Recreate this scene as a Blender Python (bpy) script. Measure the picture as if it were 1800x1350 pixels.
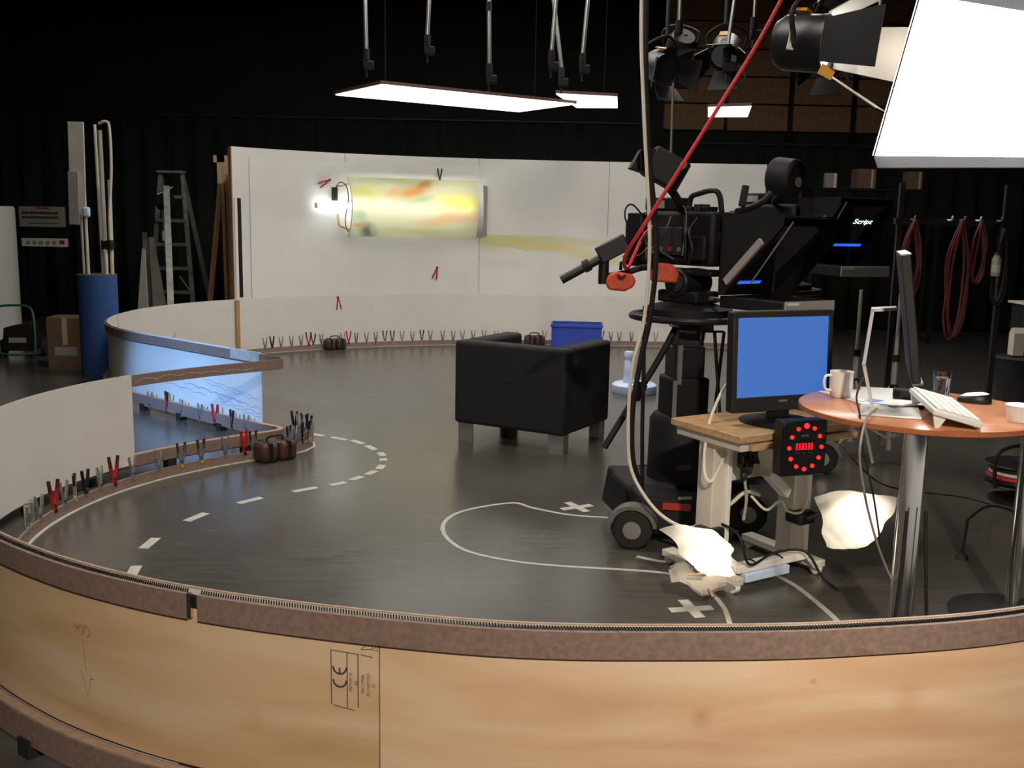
import bpy, math, random
from mathutils import Vector, Matrix, Euler
from bisect import bisect_right
random.seed(7)
for o in list(bpy.data.objects): bpy.data.objects.remove(o, do_unlink=True)
scene = bpy.context.scene
COL = scene.collection
R = math.radians

# ------------------------------------------------------------------ camera, world, exposure
cd = bpy.data.cameras.new('photo_camera'); cam = bpy.data.objects.new('photo_camera', cd); COL.objects.link(cam)
cd.sensor_fit = 'HORIZONTAL'; cd.sensor_width = 36.0; cd.lens = 36.0 * 1750 / 1800
cd.clip_start = 0.05; cd.clip_end = 100
cam.matrix_world = Matrix.Translation((0, 0, 1.6)) @ Matrix.Rotation(R(90 - 9.4), 4, 'X') @ Matrix.Rotation(0.019, 4, 'Z')
scene.camera = cam
w = bpy.data.worlds.new('studio_world'); scene.world = w; w.use_nodes = True
w.node_tree.nodes['Background'].inputs[0].default_value = (0.55, 0.6, 0.75, 1)
w.node_tree.nodes['Background'].inputs[1].default_value = 0.0
vs = scene.view_settings
vs.view_transform = 'Standard'; vs.look = 'None'; vs.gamma = 1.0; vs.use_curve_mapping = False
vs.exposure = 0.0

# light levels (lamps, added overhead fill, bounce boards made to glow)
L_SOFTBOX, L_BOARD, L_TUBE, L_FILL = 24.0, 2.6, 7.5, 12.0
W_PLY, W_BLUE, W_FRESNEL, W_BULB = 1800, 2000, 120, 1.6

# ------------------------------------------------------------------ materials
def newmat(name):
    m = bpy.data.materials.new(name); m.use_nodes = True
    nt = m.node_tree; b = nt.nodes['Principled BSDF']
    return m, nt, b
def pmat(name, col, rough=0.5, metal=0.0, var=0.12, scale=9.0, bump=0.0, spec=0.5, stretch=None, coord='Object'):
    """procedural principled material: colour broken up by noise, optional fine bump"""
    m, nt, b = newmat(name); N = nt.nodes; L = nt.links
    tc = N.new('ShaderNodeTexCoord'); src = tc.outputs[coord]
    if stretch:
        mp = N.new('ShaderNodeMapping'); mp.inputs['Scale'].default_value = stretch
        L.new(src, mp.inputs[0]); src = mp.outputs[0]
    nz = N.new('ShaderNodeTexNoise'); nz.inputs['Scale'].default_value = scale; nz.inputs['Detail'].default_value = 5
    L.new(src, nz.inputs['Vector'])
    cr = N.new('ShaderNodeValToRGB')
    cr.color_ramp.elements[0].position = 0.3; cr.color_ramp.elements[1].position = 0.7
    cr.color_ramp.elements[0].color = (*[c * (1 - var) for c in col], 1)
    cr.color_ramp.elements[1].color = (*[min(1, c * (1 + var)) for c in col], 1)
    L.new(nz.outputs['Fac'], cr.inputs[0]); L.new(cr.outputs[0], b.inputs['Base Color'])
    b.inputs['Roughness'].default_value = rough; b.inputs['Metallic'].default_value = metal
    b.inputs['Specular IOR Level'].default_value = spec
    if bump:
        bp = N.new('ShaderNodeBump'); bp.inputs['Strength'].default_value = bump; bp.inputs['Distance'].default_value = 0.01
        L.new(nz.outputs['Fac'], bp.inputs['Height']); L.new(bp.outputs[0], b.inputs['Normal'])
    return m
def emat(name, col, strength, base=(0.02, 0.02, 0.02)):
    m, nt, b = newmat(name)
    b.inputs['Base Color'].default_value = (*base, 1); b.inputs['Roughness'].default_value = 0.4
    b.inputs['Emission Color'].default_value = (*col, 1); b.inputs['Emission Strength'].default_value = strength
    return m
def thinmat(name, col, trans=0.5, rough=0.6):
    """paper / gel: diffuse plus translucent"""
    m, nt, b = newmat(name); N = nt.nodes; L = nt.links
    nz = N.new('ShaderNodeTexNoise'); nz.inputs['Scale'].default_value = 6
    cr = N.new('ShaderNodeValToRGB')
    cr.color_ramp.elements[0].color = (*[c * 0.93 for c in col], 1); cr.color_ramp.elements[1].color = (*col, 1)
    L.new(nz.outputs['Fac'], cr.inputs[0])
    d = N.new('ShaderNodeBsdfDiffuse'); t = N.new('ShaderNodeBsdfTranslucent'); mx = N.new('ShaderNodeMixShader')
    L.new(cr.outputs[0], d.inputs[0]); L.new(cr.outputs[0], t.inputs[0]); mx.inputs[0].default_value = trans
    L.new(d.outputs[0], mx.inputs[1]); L.new(t.outputs[0], mx.inputs[2])
    L.new(mx.outputs[0], nt.nodes['Material Output'].inputs[0])
    return m
def glassmat(name, col=(1, 1, 1), rough=0.0, ior=1.45):
    m, nt, b = newmat(name)
    b.inputs['Base Color'].default_value = (*col, 1); b.inputs['Roughness'].default_value = rough
    b.inputs['Transmission Weight'].default_value = 1.0; b.inputs['IOR'].default_value = ior
    return m

M = {}
M['black'] = pmat('matte_black', (0.007, 0.007, 0.0075), 0.65, var=0.3, spec=0.35)
M['blackplastic'] = pmat('black_plastic', (0.010, 0.010, 0.011), 0.42, var=0.25, scale=20, spec=0.4)
M['rubber'] = pmat('black_rubber', (0.012, 0.012, 0.012), 0.8, var=0.3)
M['darkgrey'] = pmat('dark_grey_metal', (0.032, 0.032, 0.033), 0.5, 0.3)
M['greymetal'] = pmat('grey_metal', (0.32, 0.31, 0.3), 0.4, 0.6)
M['traygrey'] = pmat('tray_grey', (0.36, 0.33, 0.31), 0.45, 0.1, var=0.06)
M['alu'] = pmat('brushed_aluminium', (0.62, 0.62, 0.6), 0.32, 0.9, var=0.06, stretch=(1, 1, 12))
M['chrome'] = pmat('polished_steel', (0.7, 0.7, 0.7), 0.18, 1.0, var=0.05)
M['white'] = pmat('white_paint', (0.78, 0.76, 0.73), 0.5, var=0.04)
M['whiteplastic'] = pmat('white_plastic', (0.8, 0.8, 0.78), 0.35, var=0.03)
M['cream'] = pmat('cream_enamel', (0.62, 0.58, 0.5), 0.45, var=0.1, scale=5)
M['sheetwhite'] = pmat('white_lining', (0.72, 0.69, 0.65), 0.6, var=0.035, scale=3)
M['flatwhite'] = pmat('white_flat_paint', (0.74, 0.72, 0.69), 0.65, var=0.03, scale=2)
M['paper'] = pmat('white_paper', (0.76, 0.74, 0.71), 0.75, var=0.03, scale=3)
M['hardboard'] = pmat('brown_hardboard', (0.24, 0.165, 0.135), 0.6, var=0.2, scale=60, bump=0.15)
M['railedge'] = pmat('pale_edge', (0.42, 0.3, 0.22), 0.6, var=0.15, scale=30)
M['timber'] = pmat('pine_timber', (0.42, 0.24, 0.11), 0.6, var=0.2, scale=6, stretch=(8, 8, 0.7))
M['palewood'] = pmat('pale_timber', (0.55, 0.4, 0.22), 0.6, var=0.15, scale=6, stretch=(8, 8, 0.7))
M['benchwood'] = pmat('worn_bench_wood', (0.5, 0.31, 0.16), 0.55, var=0.25, scale=8, stretch=(1, 6, 6))
M['tabletop'] = pmat('cherry_laminate', (0.52, 0.23, 0.12), 0.22, var=0.12, scale=5, stretch=(1, 8, 1))
M['tableedge'] = pmat('cherry_edge', (0.4, 0.13, 0.05), 0.35, var=0.12)
M['blueplastic'] = pmat('blue_crate_plastic', (0.022, 0.06, 0.42), 0.45, var=0.1)
M['bluefoam'] = pmat('blue_carpet', (0.03, 0.085, 0.26), 0.9, var=0.25, scale=40, bump=0.3)
M['redplastic'] = pmat('red_clamp_plastic', (0.42, 0.02, 0.02), 0.4, var=0.15)
M['redcable'] = pmat('red_cable', (0.5, 0.02, 0.03), 0.5, var=0.15)
M['darkred'] = pmat('dark_red_cable', (0.09, 0.006, 0.008), 0.6, var=0.2)
M['whitecable'] = pmat('white_cable', (0.7, 0.65, 0.56), 0.5, var=0.06)
M['orange'] = pmat('orange_cover', (0.55, 0.07, 0.025), 0.55, var=0.25, scale=30)
M['yellow'] = pmat('yellow_tip', (0.6, 0.38, 0.03), 0.5, var=0.15)
M['amber'] = pmat('amber_label', (0.65, 0.3, 0.02), 0.5, var=0.2)
M['leather'] = pmat('brown_leather', (0.06, 0.026, 0.018), 0.6, var=0.35, scale=25, bump=0.2)
M['cardboard'] = pmat('cardboard', (0.16, 0.1, 0.06), 0.8, var=0.12)
M['tape'] = pmat('white_gaffer', (0.47, 0.45, 0.41), 0.7, var=0.15, scale=25)
M['chairblack'] = pmat('black_upholstery', (0.007, 0.0068, 0.0068), 0.85, var=0.3, scale=120, bump=0.2)
M['curtain'] = pmat('black_curtain', (0.009, 0.009, 0.01), 0.95, var=0.3, scale=3)
M['ink'] = pmat('stamp_ink', (0.1, 0.085, 0.09), 0.7, var=0.35, scale=80)
M['pencil'] = pmat('pencil_line', (0.13, 0.1, 0.09), 0.7, var=0.3, scale=60)
M['bluepen'] = pmat('blue_pen', (0.16, 0.3, 0.62), 0.7, var=0.2)
M['chalk'] = pmat('chalk_line', (0.5, 0.45, 0.4), 0.8, var=0.2, scale=60)
M['panelbrown'] = pmat('brown_acoustic_panel', (0.3, 0.16, 0.08), 0.85, var=0.2, scale=14, bump=0.2)
M['green'] = pmat('dark_green_enamel', (0.03, 0.09, 0.075), 0.4, var=0.15)
M['ladder'] = pmat('weathered_aluminium', (0.27, 0.28, 0.25), 0.5, 0.5, var=0.25, scale=14)
M['panelgrey'] = pmat('grey_control_panel', (0.34, 0.31, 0.27), 0.5, var=0.08)
M['screenblue'] = emat('blue_screen', (0.05, 0.155, 0.5), 1.0)
M['barblue'] = emat('bar_reflection', (0.03, 0.14, 1.0), 1.1)
M['textwhite'] = emat('text_reflection', (0.75, 0.95, 1.0), 2.5)
M['led'] = emat('red_led', (1.0, 0.03, 0.02), 1.4)
M['leddim'] = emat('red_led_digits', (1.0, 0.01, 0.03), 1.2)
M['softface'] = emat('softbox_diffuser', (1.0, 0.98, 0.95), L_SOFTBOX, (0.8, 0.8, 0.8))
M['boardglow'] = emat('glowing_board_face', (1.0, 0.97, 0.9), L_BOARD, (0.8, 0.8, 0.8))
M['fillface'] = emat('added_fill_face', (1.0, 0.94, 0.86), L_FILL, (0.8, 0.8, 0.8))
M['tube'] = emat('fluorescent_tube', (0.93, 1.0, 0.98), L_TUBE, (0.8, 0.8, 0.8))
M['bulb'] = emat('tungsten_bulb', (1.0, 0.86, 0.66), 7.0)
M['lensglow'] = emat('fresnel_lens', (1.0, 0.95, 0.85), 9.0)
M['gel'] = thinmat('diffusion_gel', (0.86, 0.84, 0.8), 0.55)
M['softcloth'] = thinmat('softbox_cloth', (0.10, 0.10, 0.105), 0.15)
M['glass'] = glassmat('clear_glass')
M['water'] = glassmat('water', (0.85, 0.97, 1.0), 0.0, 1.33)
M['bluewhite'] = pmat('blue_tinted_white_plastic', (0.6, 0.74, 0.95), 0.45, var=0.05)
M['promptglass'] = pmat('prompter_glass', (0.012, 0.012, 0.014), 0.06, var=0.05, spec=0.6)

def floor_mat():
    m, nt, b = newmat('studio_floor_vinyl'); N = nt.nodes; L = nt.links
    tc = N.new('ShaderNodeTexCoord')
    n1 = N.new('ShaderNodeTexNoise'); n1.inputs['Scale'].default_value = 1.3; n1.inputs['Detail'].default_value = 6
    mp = N.new('ShaderNodeMapping'); mp.inputs['Scale'].default_value = (1.2, 9, 1); L.new(tc.outputs['Object'], mp.inputs[0])
    n2 = N.new('ShaderNodeTexNoise'); n2.inputs['Scale'].default_value = 3.0; n2.inputs['Detail'].default_value = 6
    L.new(tc.outputs['Object'], n1.inputs['Vector']); L.new(mp.outputs[0], n2.inputs['Vector'])
    mx = N.new('ShaderNodeMath'); mx.operation = 'ADD'; L.new(n1.outputs['Fac'], mx.inputs[0]); L.new(n2.outputs['Fac'], mx.inputs[1])
    mr = N.new('ShaderNodeMapRange'); mr.inputs[1].default_value = 0.7; mr.inputs[2].default_value = 1.3; L.new(mx.outputs[0], mr.inputs[0])
    cr = N.new('ShaderNodeValToRGB')
    cr.color_ramp.elements[0].color = (0.062, 0.058, 0.052, 1); cr.color_ramp.elements[1].color = (0.09, 0.084, 0.073, 1)
    L.new(mr.outputs[0], cr.inputs[0]); L.new(cr.outputs[0], b.inputs['Base Color'])
    r2 = N.new('ShaderNodeMapRange'); r2.inputs[3].default_value = 0.21; r2.inputs[4].default_value = 0.26
    L.new(mr.outputs[0], r2.inputs[0]); L.new(r2.outputs[0], b.inputs['Roughness'])
    b.inputs['Specular IOR Level'].default_value = 0.5
    bp = N.new('ShaderNodeBump'); bp.inputs['Strength'].default_value = 0.006; bp.inputs['Distance'].default_value = 0.003
    L.new(n2.outputs['Fac'], bp.inputs['Height']); L.new(bp.outputs[0], b.inputs['Normal'])
    return m
M['floor'] = floor_mat()

def ply_mat(name, light, mid, dark, seed, knots):
    """rotary-cut plywood: long wavy grain along the sheet (UV in metres), a few knots of the veneer"""
    m, nt, b = newmat(name); N = nt.nodes; L = nt.links
    uv = N.new('ShaderNodeUVMap'); uv.uv_map = 'UVMap'
    mp = N.new('ShaderNodeMapping'); mp.inputs['Scale'].default_value = (1.1, 7.5, 1); mp.inputs['Location'].default_value = (seed, seed * 2, 0)
    L.new(uv.outputs[0], mp.inputs[0])
    n1 = N.new('ShaderNodeTexNoise'); n1.inputs['Scale'].default_value = 1.0; n1.inputs['Detail'].default_value = 4; n1.inputs['Distortion'].default_value = 0.5
    L.new(mp.outputs[0], n1.inputs['Vector'])
    mp2 = N.new('ShaderNodeMapping'); mp2.inputs['Scale'].default_value = (6, 90, 1); L.new(uv.outputs[0], mp2.inputs[0])
    n2 = N.new('ShaderNodeTexNoise'); n2.inputs['Scale'].default_value = 1.5; n2.inputs['Detail'].default_value = 3; L.new(mp2.outputs[0], n2.inputs['Vector'])
    acc = N.new('ShaderNodeMath'); acc.operation = 'MULTIPLY_ADD'; L.new(n2.outputs['Fac'], acc.inputs[0]); acc.inputs[1].default_value = 0.10
    L.new(n1.outputs['Fac'], acc.inputs[2]); out = acc.outputs[0]
    for (ku, kv, kr, amt) in knots:
        vm = N.new('ShaderNodeVectorMath'); vm.operation = 'DISTANCE'; vm.inputs[1].default_value = (ku, kv, 0); L.new(uv.outputs[0], vm.inputs[0])
        rr = N.new('ShaderNodeMapRange'); rr.inputs[1].default_value = kr; rr.inputs[2].default_value = 0.0; rr.inputs[3].default_value = 0; rr.inputs[4].default_value = amt
        rr.interpolation_type = 'SMOOTHSTEP'; L.new(vm.outputs['Value'], rr.inputs[0])
        ad = N.new('ShaderNodeMath'); ad.operation = 'ADD'; L.new(out, ad.inputs[0]); L.new(rr.outputs[0], ad.inputs[1]); out = ad.outputs[0]
    cr = N.new('ShaderNodeValToRGB'); e = cr.color_ramp.elements
    e[0].position = 0.40; e[0].color = (*light, 1); e[1].position = 0.78; e[1].color = (*dark, 1)
    x = e.new(0.57); x.color = (*mid, 1)
    L.new(out, cr.inputs[0]); L.new(cr.outputs[0], b.inputs['Base Color'])
    b.inputs['Roughness'].default_value = 0.55
    return m

def paint_mat(name, base, blobs, trans=0.0):
    """washed colour on paper, laid out in the sheet's own UV (metres along, metres up): soft patches over a base"""
    m, nt, b = newmat(name); N = nt.nodes; L = nt.links
    uv = N.new('ShaderNodeUVMap'); uv.uv_map = 'UVMap'
    nz = N.new('ShaderNodeTexNoise'); nz.inputs['Scale'].default_value = 2.2; nz.inputs['Detail'].default_value = 3; L.new(uv.outputs[0], nz.inputs['Vector'])
    wob = N.new('ShaderNodeVectorMath'); wob.operation = 'MULTIPLY_ADD'; wob.inputs[1].default_value = (0.5, 0.16, 0); L.new(nz.outputs['Color'], wob.inputs[0])
    sh = N.new('ShaderNodeVectorMath'); sh.operation = 'SUBTRACT'; sh.inputs[1].default_value = (0.25, 0.08, 0); L.new(uv.outputs[0], sh.inputs[0]); L.new(sh.outputs[0], wob.inputs[2])
    col = None
    for (u, z, ru, rz_, c, amt, sl) in blobs:
        d = N.new('ShaderNodeVectorMath'); d.operation = 'SUBTRACT'; d.inputs[1].default_value = (u, z, 0); L.new(wob.outputs[0], d.inputs[0])
        mp = N.new('ShaderNodeMapping'); mp.vector_type = 'POINT'; mp.inputs['Rotation'].default_value = (0, 0, -sl); L.new(d.outputs[0], mp.inputs[0])
        sc = N.new('ShaderNodeVectorMath'); sc.operation = 'MULTIPLY'; sc.inputs[1].default_value = (1 / ru, 1 / rz_, 0); L.new(mp.outputs[0], sc.inputs[0])
        ln = N.new('ShaderNodeVectorMath'); ln.operation = 'LENGTH'; L.new(sc.outputs[0], ln.inputs[0])
        mr = N.new('ShaderNodeMapRange'); mr.interpolation_type = 'SMOOTHSTEP'; mr.inputs[1].default_value = 1.25; mr.inputs[2].default_value = 0.1; mr.inputs[3].default_value = 0; mr.inputs[4].default_value = amt; L.new(ln.outputs['Value'], mr.inputs[0])
        mx = N.new('ShaderNodeMix'); mx.data_type = 'RGBA'; L.new(mr.outputs[0], mx.inputs[0]); mx.inputs[7].default_value = (*c, 1)
        if col is None: mx.inputs[6].default_value = (*base, 1)
        else: L.new(col, mx.inputs[6])
        col = mx.outputs[2]
    if trans:
        d = N.new('ShaderNodeBsdfDiffuse'); t = N.new('ShaderNodeBsdfTranslucent'); ms = N.new('ShaderNodeMixShader'); ms.inputs[0].default_value = trans
        L.new(col, d.inputs[0]); L.new(col, t.inputs[0]); L.new(d.outputs[0], ms.inputs[1]); L.new(t.outputs[0], ms.inputs[2])
        L.new(ms.outputs[0], N['Material Output'].inputs[0])
    else:
        L.new(col, b.inputs['Base Color']); b.inputs['Roughness'].default_value = 0.75
    return m
PRINT_BLOBS = [(1.0, 2.05, 0.75, 0.09, (0.42, 0.46, 0.28), 0.8, 0), (0.45, 1.9, 0.35, 0.09, (0.68, 0.64, 0.16), 0.8, 0.05), (1.8, 1.78, 0.5, 0.16, (0.84, 0.74, 0.18), 0.9, 0), (1.1, 1.93, 0.38, 0.09, (0.7, 0.3, 0.07), 0.9, 0.18), (1.33, 2.02, 0.18, 0.06, (0.45, 0.18, 0.07), 0.8, 0.2),
    (1.15, 1.83, 0.32, 0.055, (0.42, 0.5, 0.28), 0.85, 0.1), (0.58, 1.44, 0.2, 0.11, (0.13, 0.19, 0.16), 0.95, -0.3), (0.38, 1.61, 0.16, 0.08, (0.42, 0.53, 0.38), 0.8, -0.2), (0.42, 1.49, 0.2, 0.03, (0.75, 0.42, 0.17), 0.8, 0), (1.6, 1.58, 0.6, 0.085, (0.8, 0.47, 0.25), 0.85, 0.08), (1.25, 1.43, 0.6, 0.06, (0.6, 0.57, 0.33), 0.8, 0)]
WASH_BLOBS = [(0.35, 1.33, 0.9, 0.17, (0.58, 0.57, 0.24), 0.95, 0), (0.95, 1.25, 0.7, 0.08, (0.74, 0.62, 0.24), 0.85, -0.12), (1.3, 1.33, 0.55, 0.07, (0.66, 0.62, 0.32), 0.7, 0), (0.6, 1.2, 0.5, 0.035, (0.77, 0.76, 0.73), 0.9, -0.1), (1.5, 1.1, 0.5, 0.07, (0.76, 0.63, 0.26), 0.8, -0.08), (0.25, 1.05, 0.5, 0.09, (0.68, 0.68, 0.57), 0.6, 0)]

# ------------------------------------------------------------------ mesh builder
class MB:
    def __init__(s): s.v = []; s.f = []; s.uv = {}
    def add(s, vs_, fs, uvs=None):
        o = len(s.v); s.v += [tuple(v) for v in vs_]
        for i, f in enumerate(fs):
            s.f.append(tuple(o + k for k in f))
            if uvs: s.uv[len(s.f) - 1] = [uvs[k] for k in f]
        return s
    def box(s, c, d, rot=None):
        c = Vector(c); h = [x / 2 for x in d]; m = Euler(rot).to_matrix() if rot is not None and not isinstance(rot, Matrix) else (rot or Matrix.Identity(3))
        vs_ = [c + m @ Vector((sx * h[0], sy * h[1], sz * h[2])) for sx in (-1, 1) for sy in (-1, 1) for sz in (-1, 1)]
        return s.add(vs_, [(0, 1, 3, 2), (4, 6, 7, 5), (0, 4, 5, 1), (2, 3, 7, 6), (0, 2, 6, 4), (1, 5, 7, 3)])
    def box2(s, a, b): return s.box([(x + y) / 2 for x, y in zip(a, b)], [abs(y - x) for x, y in zip(a, b)])
    def cyl(s, p0, p1, r0, r1=None, n=16, cap=True):
        p0, p1 = Vector(p0), Vector(p1); r1 = r0 if r1 is None else r1
        ax = (p1 - p0).normalized(); u = ax.orthogonal().normalized(); w_ = ax.cross(u)
        vs_ = []
        for p, r in ((p0, r0), (p1, r1)):
            for k in range(n):
                a = 2 * math.pi * k / n; vs_.append(p + r * (math.cos(a) * u + math.sin(a) * w_))
        fs = [(k, (k + 1) % n, n + (k + 1) % n, n + k) for k in range(n)]
        if cap: fs += [tuple(range(n - 1, -1, -1)), tuple(range(n, 2 * n))]
        return s.add(vs_, fs)
    def lathe(s, prof, c=(0, 0, 0), n=24, rot=None):
        m = Euler(rot).to_matrix() if rot is not None else Matrix.Identity(3); c = Vector(c); vs_ = []
        for r, z in prof:
            for k in range(n):
                a = 2 * math.pi * k / n; vs_.append(c + m @ Vector((r * math.cos(a), r * math.sin(a), z)))
        fs = []
        for i in range(len(prof) - 1):
            for k in range(n): fs.append((i * n + k, i * n + (k + 1) % n, (i + 1) * n + (k + 1) % n, (i + 1) * n + k))
        if prof[0][0] > 1e-6: fs.append(tuple(range(n - 1, -1, -1)))
        if prof[-1][0] > 1e-6: fs.append(tuple((len(prof) - 1) * n + k for k in range(n)))
        return s.add(vs_, fs)
    def tube(s, pts, r, n=8, smooth=True):
        if smooth: pts = catmull([Vector(p) for p in pts], 8)
        else: pts = [Vector(p) for p in pts]
        vs_ = []; u = None
        for i, p in enumerate(pts):
            t = (pts[min(i + 1, len(pts) - 1)] - pts[max(i - 1, 0)]).normalized()
            u = (u - t * u.dot(t)).normalized() if u is not None and (u - t * u.dot(t)).length > 1e-4 else t.orthogonal().normalized()
            w_ = t.cross(u)
            rr = r(i / (len(pts) - 1)) if callable(r) else r
            for k in range(n):
                a = 2 * math.pi * k / n; vs_.append(p + rr * (math.cos(a) * u + math.sin(a) * w_))
        fs = [(i * n + k, i * n + (k + 1) % n, (i + 1) * n + (k + 1) % n, (i + 1) * n + k) for i in range(len(pts) - 1) for k in range(n)]
        fs += [tuple(range(n - 1, -1, -1)), tuple((len(pts) - 1) * n + k for k in range(n))]
        return s.add(vs_, fs)
    def prism(s, poly, t, mat4=None):
        """polygon in local xy extruded +-t/2 along z, then placed by mat4"""
        mat4 = mat4 or Matrix.Identity(4); n = len(poly)
        vs_ = [mat4 @ Vector((x, y, z)) for z in (-t / 2, t / 2) for x, y in poly]
        fs = [tuple(range(n - 1, -1, -1)), tuple(range(n, 2 * n))] + [(k, (k + 1) % n, n + (k + 1) % n, n + k) for k in range(n)]
        return s.add(vs_, fs)
    def hexa(s, a, b):
        """two quads (4 points each) joined"""
        return s.add(list(a) + list(b), [(3, 2, 1, 0), (4, 5, 6, 7), (0, 1, 5, 4), (1, 2, 6, 5), (2, 3, 7, 6), (3, 0, 4, 7)])
    def build(s, name, mat, parent=None, off=None, bevel=0, sharp=40, subsurf=0):
        me = bpy.data.meshes.new(name)
        o_ = Vector(off) if off is not None else Vector((0, 0, 0))
        me.from_pydata([tuple(Vector(v) - o_) for v in s.v], [], s.f)
        if s.uv:
            ul = me.uv_layers.new(name='UVMap')
            for p in me.polygons:
                q = s.uv.get(p.index)
                if q:
                    for li, c in zip(p.loop_indices, q): ul.data[li].uv = c
        me.polygons.foreach_set('use_smooth', [True] * len(me.polygons))
        me.set_sharp_from_angle(angle=R(sharp)); me.update()
        me.materials.append(M[mat] if isinstance(mat, str) else mat)
        ob = bpy.data.objects.new(name, me); COL.objects.link(ob)
        if parent is not None: ob.parent = parent
        if bevel:
            bm = ob.modifiers.new('bevel', 'BEVEL'); bm.width = bevel; bm.segments = 2; bm.limit_method = 'ANGLE'; bm.angle_limit = R(40)
        if subsurf:
            sm = ob.modifiers.new('subsurf', 'SUBSURF'); sm.levels = subsurf; sm.render_levels = subsurf
        return ob
def catmull(p, n):
    out = []
    for i in range(len(p) - 1):
        a = p[i - 1] if i else p[0] * 2 - p[1]; b, c = p[i], p[i + 1]; d = p[i + 2] if i + 2 < len(p) else p[-1] * 2 - p[-2]
        for k in range(n):
            t = k / n
            out.append(0.5 * ((2 * b) + (c - a) * t + (2 * a - 5 * b + 4 * c - d) * t * t + (3 * b - a - 3 * c + d) * t ** 3))
    return out + [p[-1]]
def tag(o, label, cat, group=None, kind=None):
    o['label'] = label; o['category'] = cat
    if group: o['group'] = group
    if kind: o['kind'] = kind
    return o
def thing(name, label, cat, loc=(0, 0, 0), rz=0, group=None):
    o = bpy.data.objects.new(name, None); COL.objects.link(o); o.empty_display_size = 0.1
    o.location = loc; o.rotation_euler = (0, 0, rz)
    return tag(o, label, cat, group)
def struct(o): o['kind'] = 'structure'; return o
def dup(root, loc, rz=0, label=None, group=None, rot=None):
    def cp(o, par):
        c = o.copy(); COL.objects.link(c); c.parent = par
        for ch in [x for x in KIDS.get(o.name, [])]: cp(ch, c)
        return c
    r = cp(root, None); r.location = loc; r.rotation_euler = rot or (0, 0, rz)
    if label: r['label'] = label
    if group: r['group'] = group
    return r
KIDS = {}
def reg(root):
    def go(o):
        KIDS[o.name] = list(o.children)
        for c in o.children: go(c)
    go(root)
def textmesh(body, size, extr=0.0):
    cu = bpy.data.curves.new('t', 'FONT'); cu.body = body; cu.size = size; cu.align_x = 'CENTER'; cu.align_y = 'CENTER'; cu.resolution_u = 3
    ob = bpy.data.objects.new('t', cu); COL.objects.link(ob)
    dg = bpy.context.evaluated_depsgraph_get(); me = ob.evaluated_get(dg).to_mesh()
    vs_ = [tuple(v.co) for v in me.vertices]; fs = [tuple(p.vertices) for p in me.polygons]
    ob.evaluated_get(dg).to_mesh_clear(); bpy.data.objects.remove(ob); bpy.data.curves.remove(cu)
    return vs_, fs
def stroke2d(pts, wd):
    """flat 2-D line as quads"""
    vs_, fs = [], []
    for i in range(len(pts) - 1):
        a, b = Vector(pts[i]), Vector(pts[i + 1]); d = (b - a).normalized(); nrm = Vector((-d.y, d.x)) * wd / 2; e = d * wd * 0.3
        o = len(vs_); vs_ += [a - e - nrm, b + e - nrm, b + e + nrm, a - e + nrm]; fs.append((o, o + 1, o + 2, o + 3))
    return [(v.x, v.y, 0) for v in vs_], fs

# ------------------------------------------------------------------ the room
XL, XR, YB, YF, ZC = -8.5, 8.0, 16.0, -4.0, 6.2
struct(MB().box2((XL, YF, -0.1), (XR, YB, 0.0)).build('floor', 'floor'))
M['wallblack'] = pmat('black_painted_wall', (0.012, 0.012, 0.013), 0.85, var=0.3, scale=2)
wb = struct(MB().box2((XL, YB, 0), (XR, YB + 0.2, ZC)).build('wall_back', 'wallblack'))
struct(MB().box2((XL - 0.2, YF, 0), (XL, YB, ZC)).build('wall_left', 'wallblack'))
struct(MB().box2((XR, YF, 0), (XR + 0.2, YB, ZC)).build('wall_right', 'wallblack'))
struct(MB().box2((XL, YF - 0.2, 0), (XR, YF, ZC)).build('wall_front', 'wallblack'))
struct(MB().box2((XL, YF, ZC), (XR, YB, ZC + 0.2)).build('ceiling', 'wallblack'))
# brown acoustic panels on the upper back wall, each its own piece
pm = MB().box2((-0.47, -0.03, -0.195), (0.47, 0.03, 0.195))
first = None
for cx in (2.75, 3.74, 4.72, 5.7, 6.68):
    for k in range(5):
        if first is None:
            first = pm.build('acoustic_panel', 'panelbrown', wb, bevel=0.012); o = first
        else:
            o = first.copy(); COL.objects.link(o)
        o.location = (cx, YB - 0.035, 3.22 + k * 0.41)
for cx in (4.235, 5.21, 6.19):
    MB().box2((cx - 0.035, YB - 0.1, 2.9), (cx + 0.035, YB, 5.2)).build('wall_batten', 'black', wb)
# pleated black curtain along the back left, hanging from a rail
def curtain(x0, x1, y, ztop, name, label, amp=0.06):
    r = thing(name, label, 'curtain', ((x0 + x1) / 2, y, 0.02)); m = MB(); n = int((x1 - x0) / 0.05); vs_ = []; fs = []
    for i in range(n + 1):
        x = x0 + (x1 - x0) * i / n - (x0 + x1) / 2; yy = amp * math.sin(x * 17) + 0.4 * amp * math.sin(x * 41 + 1)
        for z in (0.0, 1.2, ztop): vs_.append((x, yy * (1.0 if z < ztop else 0.6), z))
    for i in range(n):
        for k in range(2): fs.append((i * 3 + k, i * 3 + 3 + k, i * 3 + 4 + k, i * 3 + 1 + k))
    m.add(vs_, fs); c = m.build('cloth', 'curtain', r, sharp=80)
    sd = c.modifiers.new('solidify', 'SOLIDIFY'); sd.thickness = 0.01
    MB().cyl((x0 - (x0 + x1) / 2, 0, ztop + 0.02), (x1 - (x0 + x1) / 2, 0, ztop + 0.02), 0.022, n=10).build('rail', 'darkgrey', r)
    return r
curtain(-8.3, 1.9, 15.3, 3.0, 'black_curtain', 'tall pleated black curtain behind the ladder and white set wall')
curtain(2.6, 7.8, 15.5, 2.75, 'black_curtain', 'pleated black curtain below the brown wall panels')

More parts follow.
